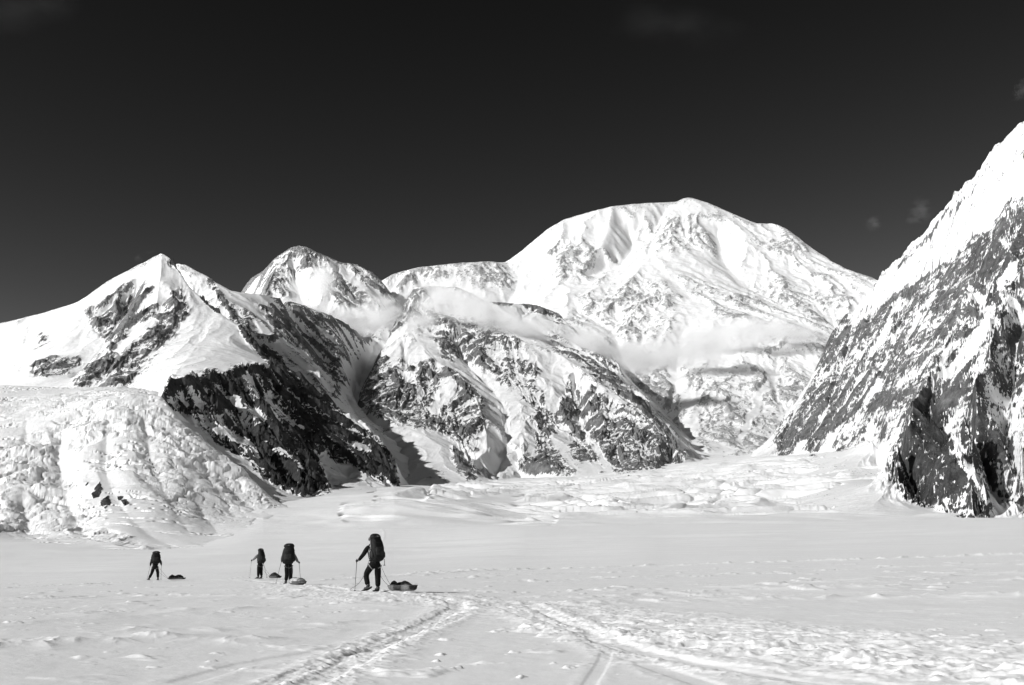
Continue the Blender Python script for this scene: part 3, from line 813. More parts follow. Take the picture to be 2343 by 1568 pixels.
massif('icefall', 'tumbling white icefall between snowfield and dark spur', -330, 700, 0.45, 3.3, 860, 900, [
    [(-340, 900, 3.0), (-200, 885, 2.95), (0, 880, 2.9), (150, 886, 2.8), (300, 884, 2.6), (368, 895, 2.4)],
    [(-340, 1000, 2.2), (-100, 985, 2.2), (60, 962, 2.2), (150, 938, 2.2), (230, 915, 2.2), (300, 900, 2.22), (368, 905, 2.2), (400, 945, 2.1), (450, 992, 2.0),
     (520, 1035, 1.9), (570, 1072, 1.8), (612, 1112, 1.72), (640, 1140, 1.68), (660, 1160, 1.62)],
    [(240, 930, 2.12), (245, 1000, 1.92), (240, 1065, 1.72), (262, 1122, 1.5), (300, 1165, 1.32), (345, 1208, 1.17), (390, 1238, 1.04), (430, 1258)],
    [(150, 960, 2.1), (135, 1030, 1.92), (145, 1100, 1.68), (170, 1168, 1.42), (200, 1215, 1.2)],
    [(60, 962, 2.2), (60, 1020, 1.92), (50, 1090, 1.68), (60, 1165, 1.5), (70, 1210, 1.38)],
    [(-60, 980, 2.2), (-60, 1060, 1.85), (-60, 1180, 1.5)],
    [(330, 960, 2.05), (345, 1050, 1.76), (385, 1120, 1.5), (430, 1195, 1.26)],
    [(400, 945, 2.1), (400, 1030, 1.82), (430, 1090, 1.64), (480, 1180, 1.4), (500, 1215, 1.27)],
    [(480, 1030, 1.88), (530, 1105, 1.70), (580, 1158, 1.58), (600, 1186)],
    [(450, 1025, 1.88), (490, 1095, 1.68), (540, 1172, 1.48)],
    [(-340, 1240), (-200, 1240), (0, 1240), (120, 1245), (210, 1252), (300, 1262), (380, 1266), (430, 1260), (480, 1242), (540, 1220), (600, 1190), (650, 1172), (680, 1160)],
    ], [
    ('p', R3, 1.0, 3, [(510, 1400), (545, 1355), (560, 1335), (582, 1380), (560, 1420), (525, 1425)]),
    ('p', R3, .9, 3, [(560, 1430), (610, 1410), (625, 1450), (590, 1480), (565, 1465)]),
    ('p', R3, .9, 3, [(650, 1415), (700, 1412), (730, 1450), (690, 1458), (680, 1435)]),
    ('s', R3, .9, 2, [(480, 1360), (495, 1345)]),
    ('s', R3, .7, 2, [(835, 1225), (870, 1280), (890, 1290)]),
    ('s', R3, .8, 2, [(560, 1265), (590, 1270)]),
    ], -0.9, M_ICE, back=200., wk=1.0, tone=(.05, []), kz=0.3, seed=71, lams=(200, 100), gamp=0.05, namp=0.01, extra=serac, warp=2, snowsm=3)

# ------------------------------------------------------------------ snowfield
def build_snow():
    a_l = pix(-120, 1400)[0]; a_r = pix(2470, 1400)[0]
    def make(name, label, r0, r1, k, ncol, near, mat, wide=True):
        rs = [r0]
        while rs[-1] < r1:
            r = rs[-1]
            rs.append(r + max(0.03, min(r * r / 9000, r * k)) if r > 9 else r + max(0.03, r * 0.06))
        rs = np.array(rs)
        core = np.linspace(a_l, a_r, ncol)
        if near:
            left = np.linspace(-math.pi, a_l, 60, endpoint=False); right = np.linspace(a_r, math.pi, 60, endpoint=False)[1:]
        else:
            left = np.linspace(a_l - 0.35, a_l, 30, endpoint=False); right = np.linspace(a_r, a_r + 0.35, 30)[1:]
        az = np.concatenate([left, core, right])
        A, R = np.meshgrid(az, rs)
        Z = ground_z(A, R)
        X = R * np.sin(A); Y = R * np.cos(A)
        return name, label, A, R, X, Y, Z, mat, near
    nf = make('snowfield', 'wide trampled snowfield crossed by sled tracks', 0.4, 1150, 0.0055, 1300, True, snow_mat('snow_near', 0.87, s=3.0, bump=0.35, dist=0.05))
    name, label, A, R, X, Y, Z, mat, near = nf
    px, py = proj(X, Y, Z)
    def track(pts, step=0.0):
        P = [gpt(*p) for p in pts]
        d = np.full(X.shape, 1e9); S = np.zeros(X.shape); acc = 0.0
        side = np.zeros(X.shape)
        for p, q in zip(P[:-1], P[1:]):
            vx, vy = q[0] - p[0], q[1] - p[1]; L = math.hypot(vx, vy)
            t = np.clip(((X - p[0]) * vx + (Y - p[1]) * vy) / (L * L), 0, 1)
            ex = X - p[0] - t * vx; ey = Y - p[1] - t * vy
            dd = np.hypot(ex, ey); m = dd < d
            d = np.where(m, dd, d); S = np.where(m, acc + t * L, S)
            side = np.where(m, np.sign(ex * vy - ey * vx), side)
            acc += L
        return d * side, S
    far = sstep(20, 400, R)
    # gentle undulation and wind crust
    dz = 0.05 * fbm(X / 9, Y / 9, 3, 101) * sstep(6, 30, R) + 0.5 * fbm(X / 60, Y / 40, 3, 102) * sstep(60, 260, R)
    dz = dz + 2.0 * fbm(X / 260, Y / 150, 3, 112) * sstep(250, 700, R) * (1 - sstep(820, 1000, R))
    dz = dz + 0.008 * fbm(X / 0.9, Y / 1.6, 3, 103) * (1 - far)
    # scattered wind-carved plates and clods
    def lumps(sx, sy, th, seed, amp, w=0.12):
        n = fbm(X / sx, Y / sy, 4, seed, gain=0.55)
        return amp * sstep(th, th + w, n) * (0.6 + 0.8 * np.abs(fbm(X / sx * 3, Y / sy * 3, 3, seed + 5)))
    msk = sstep(-0.05, 0.35, fbm(X / 7, Y / 10, 2, 106))
    dz = dz + lumps(1.9, 1.2, 0.34, 104, 0.055, 0.28) * (1 - sstep(38, 75, R)) * (0.35 + msk * 0.65)
    dz = dz + lumps(0.8, 0.6, 0.46, 105, 0.035, 0.2) * (1 - sstep(30, 60, R)) * msk
    dz = dz + lumps(3.0, 6.0, 0.42, 107, 0.07) * sstep(28, 40, R) * (1 - sstep(80, 120, R)) * 0.8
    
    def churn(d, w, amp, sc=0.5, seed=120, soft=0.5):
        m = 1 - sstep(w * soft, w, np.abs(d))
        n = ridged(X / (sc * 1.7), Y / sc, 4, seed, gain=0.6) - 0.45 + 0.6 * fbm(X / (sc * 0.8), Y / (sc * 0.45), 3, seed + 3)
        return m * n * amp * 0.36
    # main sled trench from the bottom of the frame to the nearest climber
    d, S = track([(560, 1640), (700, 1572), (800, 1520), (870, 1480), (950, 1440), (1010, 1412), (1045, 1398), (1040, 1385), (990, 1372), (930, 1364), (860, 1357), (800, 1352), (720, 1346), (650, 1340), (610, 1332), (560, 1327), (480, 1327), (350, 1330), (200, 1336), (0, 1346), (-200, 1356)])
    wn = 0.30 + 0.12 * fbm(S / 2.5, S * 0 + 3, 3, 140)
    trench = -(1 - sstep(wn * 0.55, wn * 0.9, np.abs(d))) + 0.8 * np.exp(-((np.abs(d) - wn * 1.15) / 0.16) ** 2)
    near_t = 1 - sstep(25, 42, R)
    dz = dz + trench * (0.009 * near_t + 0.010) + churn(d, 0.6, 0.05 * near_t + 0.07, 0.35, 121)
    dz = dz + 0.025 * np.exp(-((np.abs(d) - 0.52) / 0.25) ** 2) * (0.5 + ridged(X / 0.4, Y / 0.4, 3, 123))
    # trampled zone round the rope team and to the right
    d, S = track([(640, 1340), (720, 1350), (800, 1362), (900, 1372), (1010, 1378), (1150, 1388), (1300, 1402), (1450, 1425), (1650, 1450), (1900, 1478), (2150, 1500), (2450, 1530)])
    w = np.interp(S, [0, 20, 40, 60], [1.6, 3.2, 3.6, 3.0])
    dz = dz + churn(d, 1.0 + w * 0.7, 0.16, 0.55, 125, 0.3) + 0.04 * (1 - sstep(w * .3, w, np.abs(d)))
    d, S = track([(1250, 1440), (1500, 1462), (1750, 1490), (2000, 1520), (2200, 1540), (2450, 1560)])
    dz = dz + 0.055 * np.exp(-(d / 0.6) ** 2) * (0.3 + ridged(X / 1.3, Y / 0.6, 3, 127)) + churn(d, 1.2, 0.17, 0.5, 128)
    # ski and sled ruts
    for pts, wd, dp in (([(1180, 1390), (1260, 1420), (1340, 1455), (1450, 1490), (1600, 1520), (1800, 1545), (2050, 1575)], 0.3, 0.12),
                        ([(1210, 1388), (1300, 1425), (1380, 1462), (1500, 1500), (1680, 1535), (1900, 1572)], 0.25, 0.10),
                        ([(1388, 1492), (1382, 1512), (1345, 1572), (1320, 1610)], 0.12, 0.045),
                        ([(1150, 1395), (1280, 1440), (1420, 1500), (1600, 1560), (1700, 1590)], 0.22, 0.08),
                        ([(560, 1590), (720, 1530), (860, 1488), (980, 1440), (1060, 1410)], 0.16, 0.08),
                        ([(420, 1560), (560, 1520), (700, 1500), (830, 1478)], 0.22, 0.06)):
        d, S = track(pts)
        dp *= 0.2
        dz = dz - dp * (1 - sstep(wd * 0.5, wd, np.abs(d))) + dp * 0.7 * np.exp(-((np.abs(d) - wd * 1.5) / (wd * 0.7)) ** 2) * (0.5 + 0.8 * ridged(X / 0.3, Y / 0.3, 3, 131))
    # fainter trails crossing farther out
    for pts, wd, hg in (([(930, 1316), (1050, 1310), (1200, 1303), (1400, 1297), (1600, 1292), (1900, 1283), (2342, 1269), (2500, 1263)], 1.5, 0.26),
                        ([(1000, 1325), (1150, 1318), (1320, 1312), (1500, 1306), (1800, 1300)], 0.8, 0.08),
                        ([(1150, 1332), (1400, 1324), (1700, 1312), (2000, 1300), (2342, 1290)], 1.0, 0.09),
                        ([(1100, 1370), (1400, 1365), (1700, 1352), (2000, 1345), (2400, 1325)], 0.9, 0.11),
                        ([(1300, 1385), (1600, 1375), (1900, 1368), (2400, 1362)], 0.9, 0.11),
                        ([(1700, 1345), (2000, 1325), (2400, 1308)], 1.6, 0.11),
                        ([(-100, 1380), (200, 1366), (500, 1362), (700, 1365)], 0.7, 0.07),
                        ([(-100, 1425), (200, 1405), (500, 1398), (800, 1392)], 1.6, 0.09),
                        ([(-100, 1490), (150, 1470), (350, 1462), (560, 1470)], 0.7, 0.10),
                        ([(300, 1440), (600, 1440), (850, 1425)], 0.9, 0.08),
                        ([(870, 1208), (878, 1216), (879, 1224), (876, 1236)], 1.0, 0.4),
                        ([(700, 1330), (850, 1322), (1000, 1314)], 0.7, 0.10)):
        d, S = track(pts)
        n = ridged(X / (wd * 1.6), Y / (wd * 2.4), 4, 135)
        dz = dz + hg * np.exp(-(d / wd) ** 2) * np.clip(n * 0.9 + 0.15 + 0.5 * fbm(S / 6, S * 0, 2, 137), 0, 2)
    o = grid_mesh(name, X, Y, Z + dz, mat, wrap=True)
    structure(o, label)

    # upper glacier, crevassed
    name, label, A, R, X, Y, Z, mat, near = make('glacier', 'crevassed glacier rising gently to the foot of the mountains', 1050, 6900, 0.0022, 1300, False,
                                                 snow_mat('snow_glacier', 0.86, s=0.06, bump=0.4, dist=2.0))
    px, py = proj(X, Y, Z)
    def band(pts, w):
        return 1 - sstep(w * 0.4, w, seg_dist(px, py, pts))
    m = band([(1250, 1165), (1500, 1140), (1800, 1110), (2050, 1100)], 88)
    m = np.maximum(m, band([(1000, 1125), (1150, 1115), (1300, 1112)], 22))
    m = np.maximum(m, band([(870, 1150), (960, 1135)], 22)) * sstep(1500, 1900, R)
    m2 = band([(800, 1170), (1000, 1160), (1250, 1180)], 30)
    wx = X + 40 * fbm(X / 220, Y / 220, 3, 151); wy = Y + 60 * fbm(X / 300, Y / 300, 3, 155)
    c, s_ = math.cos(0.25), math.sin(0.25)
    u = wx * c + wy * s_; v = -wx * s_ + wy * c
    fold = ridged(u / 520, v / 105, 4, 157, gain=0.38) - 0.5
    dz = fold * 23 * m + (ridged(u / 300, v / 70, 3, 158) - 0.5) * 10 * m2
    f1, f2, cv = worley(u / 70, v / 32, 3)
    dz = dz + (cv - 0.5) * 3.5 * m + (sstep(0.0, 0.25, f2 - f1) - 1) * 6 * m * sstep(0, 0.4, fbm(X / 180, Y / 180, 2, 159))
    dz = dz + fbm(wx / 160, wy / 160, 3, 161) * 3 + fbm(wx / 30, wy / 20, 3, 163) * 2.0 * m
    dz = (dz - 0.3) * sstep(1060, 1300, R) - 2.5 * (1 - sstep(1055, 1130, R))
    o = grid_mesh(name, X, Y, Z + dz, mat)
    structure(o, label)


build_snow()

# ------------------------------------------------------------------ small things
def mesh_obj(name, bm, mat, parent=None, smooth=True):
    me = bpy.data.meshes.new(name); bm.normal_update(); bm.to_mesh(me); bm.free()
    if smooth:
        for p in me.polygons: p.use_smooth = True
    me.materials.append(mat)
    o = bpy.data.objects.new(name, me); COL.objects.link(o)
    if parent is not None: o.parent = parent
    return o


def tag(o, label, cat, group=None):
    o['label'] = label; o['category'] = cat
    if group: o['group'] = group
    return o


def thing(name, label, cat, loc=(0, 0, 0), group=None, rot=0.0):
    o = bpy.data.objects.new(name, None); COL.objects.link(o)
    o.location = loc; o.rotation_euler = (0, 0, rot); o.empty_display_size = 0.2
    return tag(o, label, cat, group)


def skin_mesh(name, chains, mat, parent, sub=2):
    """chains: list of (points, radii, attach) ; attach = index of an existing vertex or None.
    one continuous skinned surface, applied to a plain mesh"""
    me = bpy.data.meshes.new(name + '_cage'); V = []; E = []; Rr = []
    for pts, rad, att in chains:
        prev = att
        for p, r in zip(pts, rad):
            V.append(tuple(p)); Rr.append(r)
            k = len(V) - 1
            if prev is not None: E.append((prev, k))
            prev = k
    me.from_pydata(V, E, [])
    o = bpy.data.objects.new(name + '_cage', me); COL.objects.link(o)
    sk = o.modifiers.new('s', 'SKIN'); sk.use_smooth_shade = True
    if not me.skin_vertices: me.skin_vertices.new()
    for i, sv in enumerate(me.skin_vertices[0].data):
        r = Rr[i]; sv.radius = r if isinstance(r, tuple) else (r, r)
        sv.use_root = (i == 0)
    ss = o.modifiers.new('u', 'SUBSURF'); ss.levels = sub; ss.render_levels = sub
    bpy.context.view_layer.update()
    ev = o.evaluated_get(bpy.context.evaluated_depsgraph_get())
    m2 = bpy.data.meshes.new_from_object(ev); m2.name = name
    bpy.data.objects.remove(o)
    m2.materials.clear(); m2.materials.append(mat)
    for p in m2.polygons: p.use_smooth = True
    r = bpy.data.objects.new(name, m2); COL.objects.link(r); r.parent = parent
    return r


def tube(bm, pts, rad, n=8, caps=True):
    rad = rad if isinstance(rad, (list, tuple)) else [rad] * len(pts)
    rings = []
    up0 = Vector((0, 0, 1))
    for i, p in enumerate(pts):
        a = Vector(pts[max(i - 1, 0)]); b = Vector(pts[min(i + 1, len(pts) - 1)])
        t = (b - a).normalized()
        x = t.cross(up0 if abs(t.z) < 0.95 else Vector((1, 0, 0))).normalized(); y = t.cross(x)
        rings.append([bm.verts.new(Vector(p) + (x * math.cos(2 * math.pi * k / n) + y * math.sin(2 * math.pi * k / n)) * rad[i]) for k in range(n)])
    for r0, r1 in zip(rings[:-1], rings[1:]):
        for k in range(n):
            bm.faces.new((r0[k], r0[(k + 1) % n], r1[(k + 1) % n], r1[k]))
    if caps:
        bm.faces.new(list(reversed(rings[0]))); bm.faces.new(rings[-1])


def loft(bm, secs, n=20, e=2.6, noise=0.0, seed=1):
    """secs: (centre, half-width vector, half-depth vector)"""
    rn = random.Random(seed); rings = []
    for c, a, b in secs:
        c, a, b = Vector(c), Vector(a), Vector(b); ring = []
        for k in range(n):
            t = 2 * math.pi * k / n; cc, ss = math.cos(t), math.sin(t)
            x = math.copysign(abs(cc) ** (2 / e), cc); y = math.copysign(abs(ss) ** (2 / e), ss)
            f = 1 + noise * (rn.random() - 0.5)
            ring.append(bm.verts.new(c + (a * x + b * y) * f))
        rings.append(ring)
    for r0, r1 in zip(rings[:-1], rings[1:]):
        for k in range(n):
            bm.faces.new((r0[k], r0[(k + 1) % n], r1[(k + 1) % n], r1[k]))
    bm.faces.new(list(reversed(rings[0]))); bm.faces.new(rings[-1])


M_SKIN = simple('skin', 0.30, 0.5, 0.08)
M_BLACK = simple('black_cloth', 0.008, 0.85, 0.4, 25, 0.15)
M_TROU = simple('trouser_cloth', 0.006, 0.85, 0.4, 30, 0.15)
M_PACK = simple('pack_nylon', 0.009, 0.7, 0.6, 14, 0.2)
M_PACKD = simple('pack_pocket', 0.022, 0.7, 0.5, 14, 0.2)
M_GREYC = simple('grey_sleeve', 0.16, 0.85, 0.15)
M_WEB = simple('webbing_light', 0.30, 0.7, 0.1)
M_WEBG = simple('webbing_grey', 0.12, 0.7, 0.2)
M_BOOT = simple('boot_plastic', 0.03, 0.4, 0.5, 40, 0.5)
M_METAL = simple('aluminium', 0.12, 0.35, 0.1, 20, 0.5, 0.7)
M_POLE = simple('pole_dark', 0.02, 0.4, 0.2, 20, 0.4)
M_DECK = simple('deck_rubber', 0.02, 0.6, 0.2, 20, 0.3)
M_SLED = simple('sled_plastic', 0.17, 0.45, 0.15, 9, 0.4)
M_SLEDD = simple('sled_plastic_dark', 0.07, 0.45, 0.2, 9, 0.4)
M_BAGL = simple('duffel_light', 0.42, 0.7, 0.2, 8, 0.2)
M_BAGD = simple('duffel_black', 0.012, 0.8, 0.5, 8, 0.2)
M_BAGG = simple('duffel_grey', 0.10, 0.7, 0.3, 8, 0.2)
M_ROPE = simple('rope', 0.05, 0.8, 0.2)


def lerp(a, b, t): return tuple(a[i] * (1 - t) + b[i] * t for i in range(3))


def person(spec):
    """joints are given in metres round the feet, x to the right of the picture, y away, z up"""
    J = {k: Vector(v) for k, v in spec['J'].items()}
    h = Vector((*spec['head_dir'], 0)).normalized(); left = Vector((-h.y, h.x, 0))
    base = Vector(gpt(*spec['at']))
    base.z += spec.get('dz', 0.035)
    who = spec['who']; R_ = spec
    root = thing('person', spec['label'], 'person', base, 'four climbers on the rope team')
    pel = (J['hl'] + J['hr']) / 2
    chest = lerp(pel, J['neck'], 0.62); waist = lerp(pel, J['neck'], 0.28)
    head = J['head']; crown = head + Vector((0, 0, 0.075)); chin = head + Vector((0, 0, -0.07)) + h * 0.03

    def limb(a, b, c, r0, r1, r2, r3=None):
        return ([lerp(a, b, .5), b, lerp(b, c, .5), c], [r0, r1, (r1 + r2) / 2 * 1.08, r2])
    # body: one continuous skin
    ch = [([pel, waist, chest, J['neck'], lerp(J['neck'], head, .45), chin, head, crown],
           [(.13, .10), (.125, .095), (.15, .10), (.07, .07), .052, .062, (.078, .092), (.06, .07)], None)]
    ch.append(([head + h * .085, head + h * .108 + Vector((0, 0, -.012))], [.022, .012], 6))   # nose bridge and tip
    for s in 'lr':
        sh, el, ha = J['s' + s], J['e' + s], J['w' + s]
        p, r = limb(sh, el, ha, .05, .04, .028)
        ch.append(([lerp(chest, sh, .8), sh] + p, [.06, .055] + r, 2))
        hp, kn, an, to = J['h' + s], J['k' + s], J['a' + s], J['t' + s]
        p, r = limb(hp, kn, an, .075, .052, .036)
        ch.append(([hp] + p + [to], [.085] + r + [.03], 0))
    body = skin_mesh('body', ch, M_SKIN, root)
    # jacket
    jm = spec.get('jacket', M_BLACK)
    ch = [([lerp(pel, waist, -.45 - spec.get('hem', 0) * .6), waist, chest, J['neck'] - Vector((0, 0, .03)), lerp(J['neck'], head, .3)],
           [(.195 + spec.get('hem', 0), .16 + spec.get('hem', 0)), (.175, .14), (.20, .145), (.095, .09), .075], None)]
    jk = skin_mesh('jacket', ch, spec.get('torso', M_BLACK), root)
    for s in 'lr':
        sh, el, ha = J['s' + s], J['e' + s], J['w' + s]
        skin_mesh('sleeve', [([lerp(chest, sh, .75), sh, lerp(sh, el, .5), el, lerp(el, ha, .5), lerp(el, ha, .93)],
                              [.088, .102, .092, .080, .068, .052], None)], jm, root)
    # trousers
    ch = [([pel + Vector((0, 0, .17)), pel + Vector((0, 0, .08)), pel], [(.15, .12), (.165, .13), (.16, .125)], None)]
    for s in 'lr':
        hp, kn, an = J['h' + s], J['k' + s], J['a' + s]
        ch.append(([hp, lerp(hp, kn, .5), kn, lerp(kn, an, .45), lerp(kn, an, .92)], [.14, .128, .104, .098, .094], 2))
    skin_mesh('trousers', ch, M_TROU, root)
    for s in 'lr':
        an, to = J['a' + s], J['t' + s]; f = (to - an); f = Vector((f.x, f.y, f.z)).normalized()
        heel = an - f * .07 + Vector((0, 0, -.05))
        skin_mesh('boot', [([an + Vector((0, 0, .07)), an, an + f * .04 + Vector((0, 0, -.045)), lerp(an, to, .6) , to],
                            [.068, .062, .055, (.05, .042), (.042, .034)], None), ([heel], [.045], 1)], M_BOOT, root)
    # gloves: palm, four unequal bent fingers and a thumb closed round the grip
    for s in 'lr':
        w = J['w' + s]; el = J['e' + s]; d = (w - el).normalized()
        ax = Vector((0, 0, 1)); out = d.cross(ax).normalized()
        fwd = Vector((d.x, d.y, 0)).normalized()
        c = w + fwd * .05
        ch = [([w - d * .03, w + fwd * .02, c + out * .018 + fwd * .01], [.036, (.040, .032), (.038, .026)], None)]
        for k, ln in enumerate((.024, .027, .025, .020)):
            z = Vector((0, 0, .030 - .020 * k))
            p0 = c + out * .022 + fwd * .012 + z
            ch.append(([p0, p0 + fwd * ln * .9, p0 + fwd * ln * .95 - out * ln * 1.3, p0 + fwd * ln * .1 - out * ln * 1.9], [.0105, .0105, .010, .009], 2))
        p0 = w + fwd * .025 + Vector((0, 0, .03)) - out * .012
        ch.append(([p0, p0 + fwd * .03 - out * .02, p0 + fwd * .05 - out * .005], [.013, .012, .010], 1))
        skin_mesh('glove', ch, M_BLACK, root, 1)
    # hat and glacier glasses
    bm = bmesh.new()
    bmesh.ops.create_uvsphere(bm, u_segments=20, v_segments=14, radius=1)
    for v in bm.verts:
        v.co = Vector((v.co.x * .1, v.co.y * .115, max(v.co.z, -.25) * .105))
    rot = Matrix.Rotation(math.atan2(h.y, h.x) - math.pi / 2, 4, 'Z')
    bmesh.ops.transform(bm, matrix=Matrix.Translation(head + Vector((0, 0, .035))) @ rot, verts=bm.verts)
    mesh_obj('hat', bm, spec.get('hat', M_BLACK), root)
    bm = bmesh.new()
    tube(bm, [head + h * .085 + left * .085 * c_ - h * .05 * abs(c_) ** 2 + Vector((0, 0, .01)) for c_ in (-1, -.6, -.2, .2, .6, 1)], [.008, .022, .016, .016, .022, .008], 8)
    mesh_obj('glasses', bm, M_POLE, root)
    # harness: belt and leg loops
    bm = bmesh.new()
    L = []
    for k in range(25):
        t = 2 * math.pi * k / 24
        L.append(pel + Vector((0, 0, .10)) + left * .168 * math.cos(t) + h * .14 * math.sin(t))
    tube(bm, L, .016, 6, False); mesh_obj('harness_belt', bm, M_PACKD, root); bm = bmesh.new()
    for s in 'lr':
        hp, kn = J['h' + s], J['k' + s]
        c = Vector(lerp(hp, kn, .22)); d = (kn - hp).normalized(); u = d.cross(h).normalized(); v = d.cross(u)
        tilt = (1 if s == 'l' else -1)
        L = [c + (u * math.cos(t) + v * math.sin(t)) * .118 - d * .05 * math.cos(t) * (1 if (u.dot(left) > 0) == (s == 'l') else -1) for t in [2 * math.pi * k / 24 for k in range(25)]]
        tube(bm, L, .016, 6, False)
    mesh_obj('harness', bm, spec.get('web', M_WEBG), root)

    # ---------------- backpack
    up = (J['neck'] - pel).normalized()
    P = spec['pack']
    lo = Vector(P['lo']); hi = Vector(P['hi']); ax = (hi - lo); Hh = ax.length; ax = ax.normalized()
    bk = -h
    w, dp = P['w'] / 2, P['d'] / 2
    pr = thing('backpack', P['label'], 'backpack', base, 'backpacks worn by the climbers')
    secs = []
    for t, fw_, fd in ((0, .5, .5), (.03, .8, .8), (.12, 1.0, 1.1), (.3, 1.12, 1.22), (.5, 1.10, 1.18), (.68, 1.0, 1.02), (.8, .84, .86), (.82, .78, .78)):
        secs.append((lo + ax * Hh * t, left * w * fw_, bk * dp * fd))
    bm = bmesh.new(); loft(bm, secs, 22, 2.6, .13, len(spec['label'])); mesh_obj('main_bag', bm, M_PACK, pr)
    secs = []
    for t, f in ((.8, .72), (.82, .88), (.87, .92), (.92, .84), (.965, .66), (.99, .42), (1.0, .2)):
        secs.append((lo + ax * Hh * t + h * .03, left * w * f, bk * (dp + .03) * f))
    bm = bmesh.new(); loft(bm, secs, 22, 2.4, .16, len(spec['who'])); lid = mesh_obj('lid', bm, P.get('lidm', M_PACK), pr)
    bm = bmesh.new(); c = lo + ax * Hh * .9 + bk * (dp + .055)
    loft(bm, [(c - left * .05, ax * .018, bk * .006), (c + left * .05, ax * .018, bk * .006)], 8, 4); mesh_obj('patch', bm, M_WEBG, lid)
    for sg in (-1, 1):
        c = lo + ax * Hh * .12 + left * sg * w * 1.02
        bm = bmesh.new()
        loft(bm, [(c, left * .03, bk * dp * .5), (c + ax * .05, left * .055, bk * dp * .62), (c + ax * .16, left * .06, bk * dp * .62), (c + ax * .22, left * .04, bk * dp * .5)], 14, 2.6, .05)
        mesh_obj('side_pocket', bm, M_PACKD, pr)
    bm = bmesh.new()
    c = lo + ax * Hh * .2 + bk * dp * 1.03
    loft(bm, [(c, left * w * .55, bk * .03), (c + ax * .06, left * w * .68, bk * .055), (c + ax * .24, left * w * .66, bk * .055), (c + ax * .3, left * w * .5, bk * .025)], 14, 3, .05)
    mesh_obj('front_pocket', bm, M_PACKD, pr)
    for t in (.22, .46, .66):                        # compression straps
        bm = bmesh.new(); c = lo + ax * Hh * t
        tube(bm, [c + left * w * 1.04 * math.cos(a) + bk * dp * 1.12 * math.sin(a) for a in [math.pi * k / 12 for k in range(13)]], .009, 6)
        mesh_obj('compression_strap', bm, M_PACKD, pr)
    for sg in (-1, 1):                               # shoulder straps over the shoulders
        s = 'l' if sg > 0 else 'r'
        sh = Vector(lerp(J['neck'], J['s' + s], .62))
        a = lo + ax * Hh * .70 + left * sg * .07 + h * dp * .9
        bm = bmesh.new()
        tube(bm, [a, sh + Vector((0, 0, .085)) - h * .04, sh + h * .10 + Vector((0, 0, .02)), sh + h * .15 - Vector((0, 0, .16)), Vector(waist) + left * sg * .17 + h * .06], [.02, .024, .026, .024, .014], 8)
        mesh_obj('shoulder_strap', bm, spec.get('strap', M_PACKD), pr)
    bm = bmesh.new(); c = pel + Vector((0, 0, .12))
    tube(bm, [c + left * .185 * math.cos(a) + h * .155 * math.sin(a) for a in [math.pi * (k / 14) - .3 for k in range(17)]], .026, 8)
    mesh_obj('hip_belt', bm, M_PACK, pr)
    if P.get('hang'):
        bm = bmesh.new(); c = lo + left * -w * 1.1 + ax * .05
        tube(bm, [c + ax * .02, c - ax * .08, c - Vector((-.01, 0, .19))], .011, 6)
        tube(bm, [c - Vector((.03, 0, .19)), c - Vector((-.04, 0, .19))], .012, 6)
        mesh_obj('hanging_strap', bm, M_PACKD, pr)
        bm = bmesh.new(); s_ = J['sl']                 # pale loose strap on the left of the pack
        a = lo + ax * Hh * .70 + left * (w * 1.12)
        tube(bm, [a + ax * .16, a + ax * .05, a - ax * .06, a - ax * .24], [.008, .012, .014, .02], 6)
        mesh_obj('loose_strap', bm, M_WEB, pr)

    # ---------------- poles
    for s in 'lr':
        tip = spec.get('pole_' + s)
        if tip is None: continue
        w_ = J['w' + s]; el = J['e' + s]
        d = (w_ - el).normalized(); fwd = Vector((d.x, d.y, 0)).normalized()
        g = w_ + fwd * .052 + Vector((0, 0, .0)); tip = Vector(tip); ax_ = (g - tip).normalized(); top = g + ax_ * .07
        pt = thing('trekking_pole', spec['pl'][s], 'trekking pole', base, 'trekking poles of the climbers')
        bm = bmesh.new(); tube(bm, [tip, tip + ax_ * .08, lerp(tip, top, .5), top - ax_ * .12], [.004, .008, .009, .0105], 8); mesh_obj('shaft', bm, M_POLE, pt)
        bm = bmesh.new(); tube(bm, [top - ax_ * .16, top - ax_ * .1, top - ax_ * .02, top], [.013, .016, .016, .02], 8); mesh_obj('grip', bm, M_BLACK, pt)
        bm = bmesh.new(); tube(bm, [tip + ax_ * .06, tip + ax_ * .07, tip + ax_ * .085], [.02, .048, .018], 12); mesh_obj('basket', bm, M_POLE, pt)
    # ---------------- snowshoes
    for s, side in (('l', 'left'), ('r', 'right')):
        an, to = J['a' + s], J['t' + s]; f = (to - an); fl = Vector((f.x, f.y, 0)).normalized(); pitch = spec.get('ss_' + s, 0)
        u = (fl * math.cos(pitch) + Vector((0, 0, -math.sin(pitch)))).normalized(); sd = Vector((-fl.y, fl.x, 0)); nn = sd.cross(u) * -1
        ball = Vector(lerp(an, to, .75)); c = ball - u * .10; c.z = max(ball.z - .055, .02) if pitch == 0 else ball.z - .05 + .1 * math.sin(pitch)
        sr = thing('snowshoe', f'{side} snowshoe strapped under the boot of {who}', 'snowshoe', base, 'snowshoes on the climbers')
        loop = []
        for k in range(29):
            t = 2 * math.pi * k / 28
            loop.append(c + u * .31 * math.cos(t) + sd * (.105 + .012 * math.cos(t)) * math.sin(t) + Vector((0, 0, .05 * max(math.cos(t) - .5, 0))))
        bm = bmesh.new(); tube(bm, loop, .010, 6, False); mesh_obj('frame', bm, M_METAL, sr)
        bm = bmesh.new(); vs = [bm.verts.new(c + (p - c) * .97 + Vector((0, 0, .002))) for p in loop[:-1]]
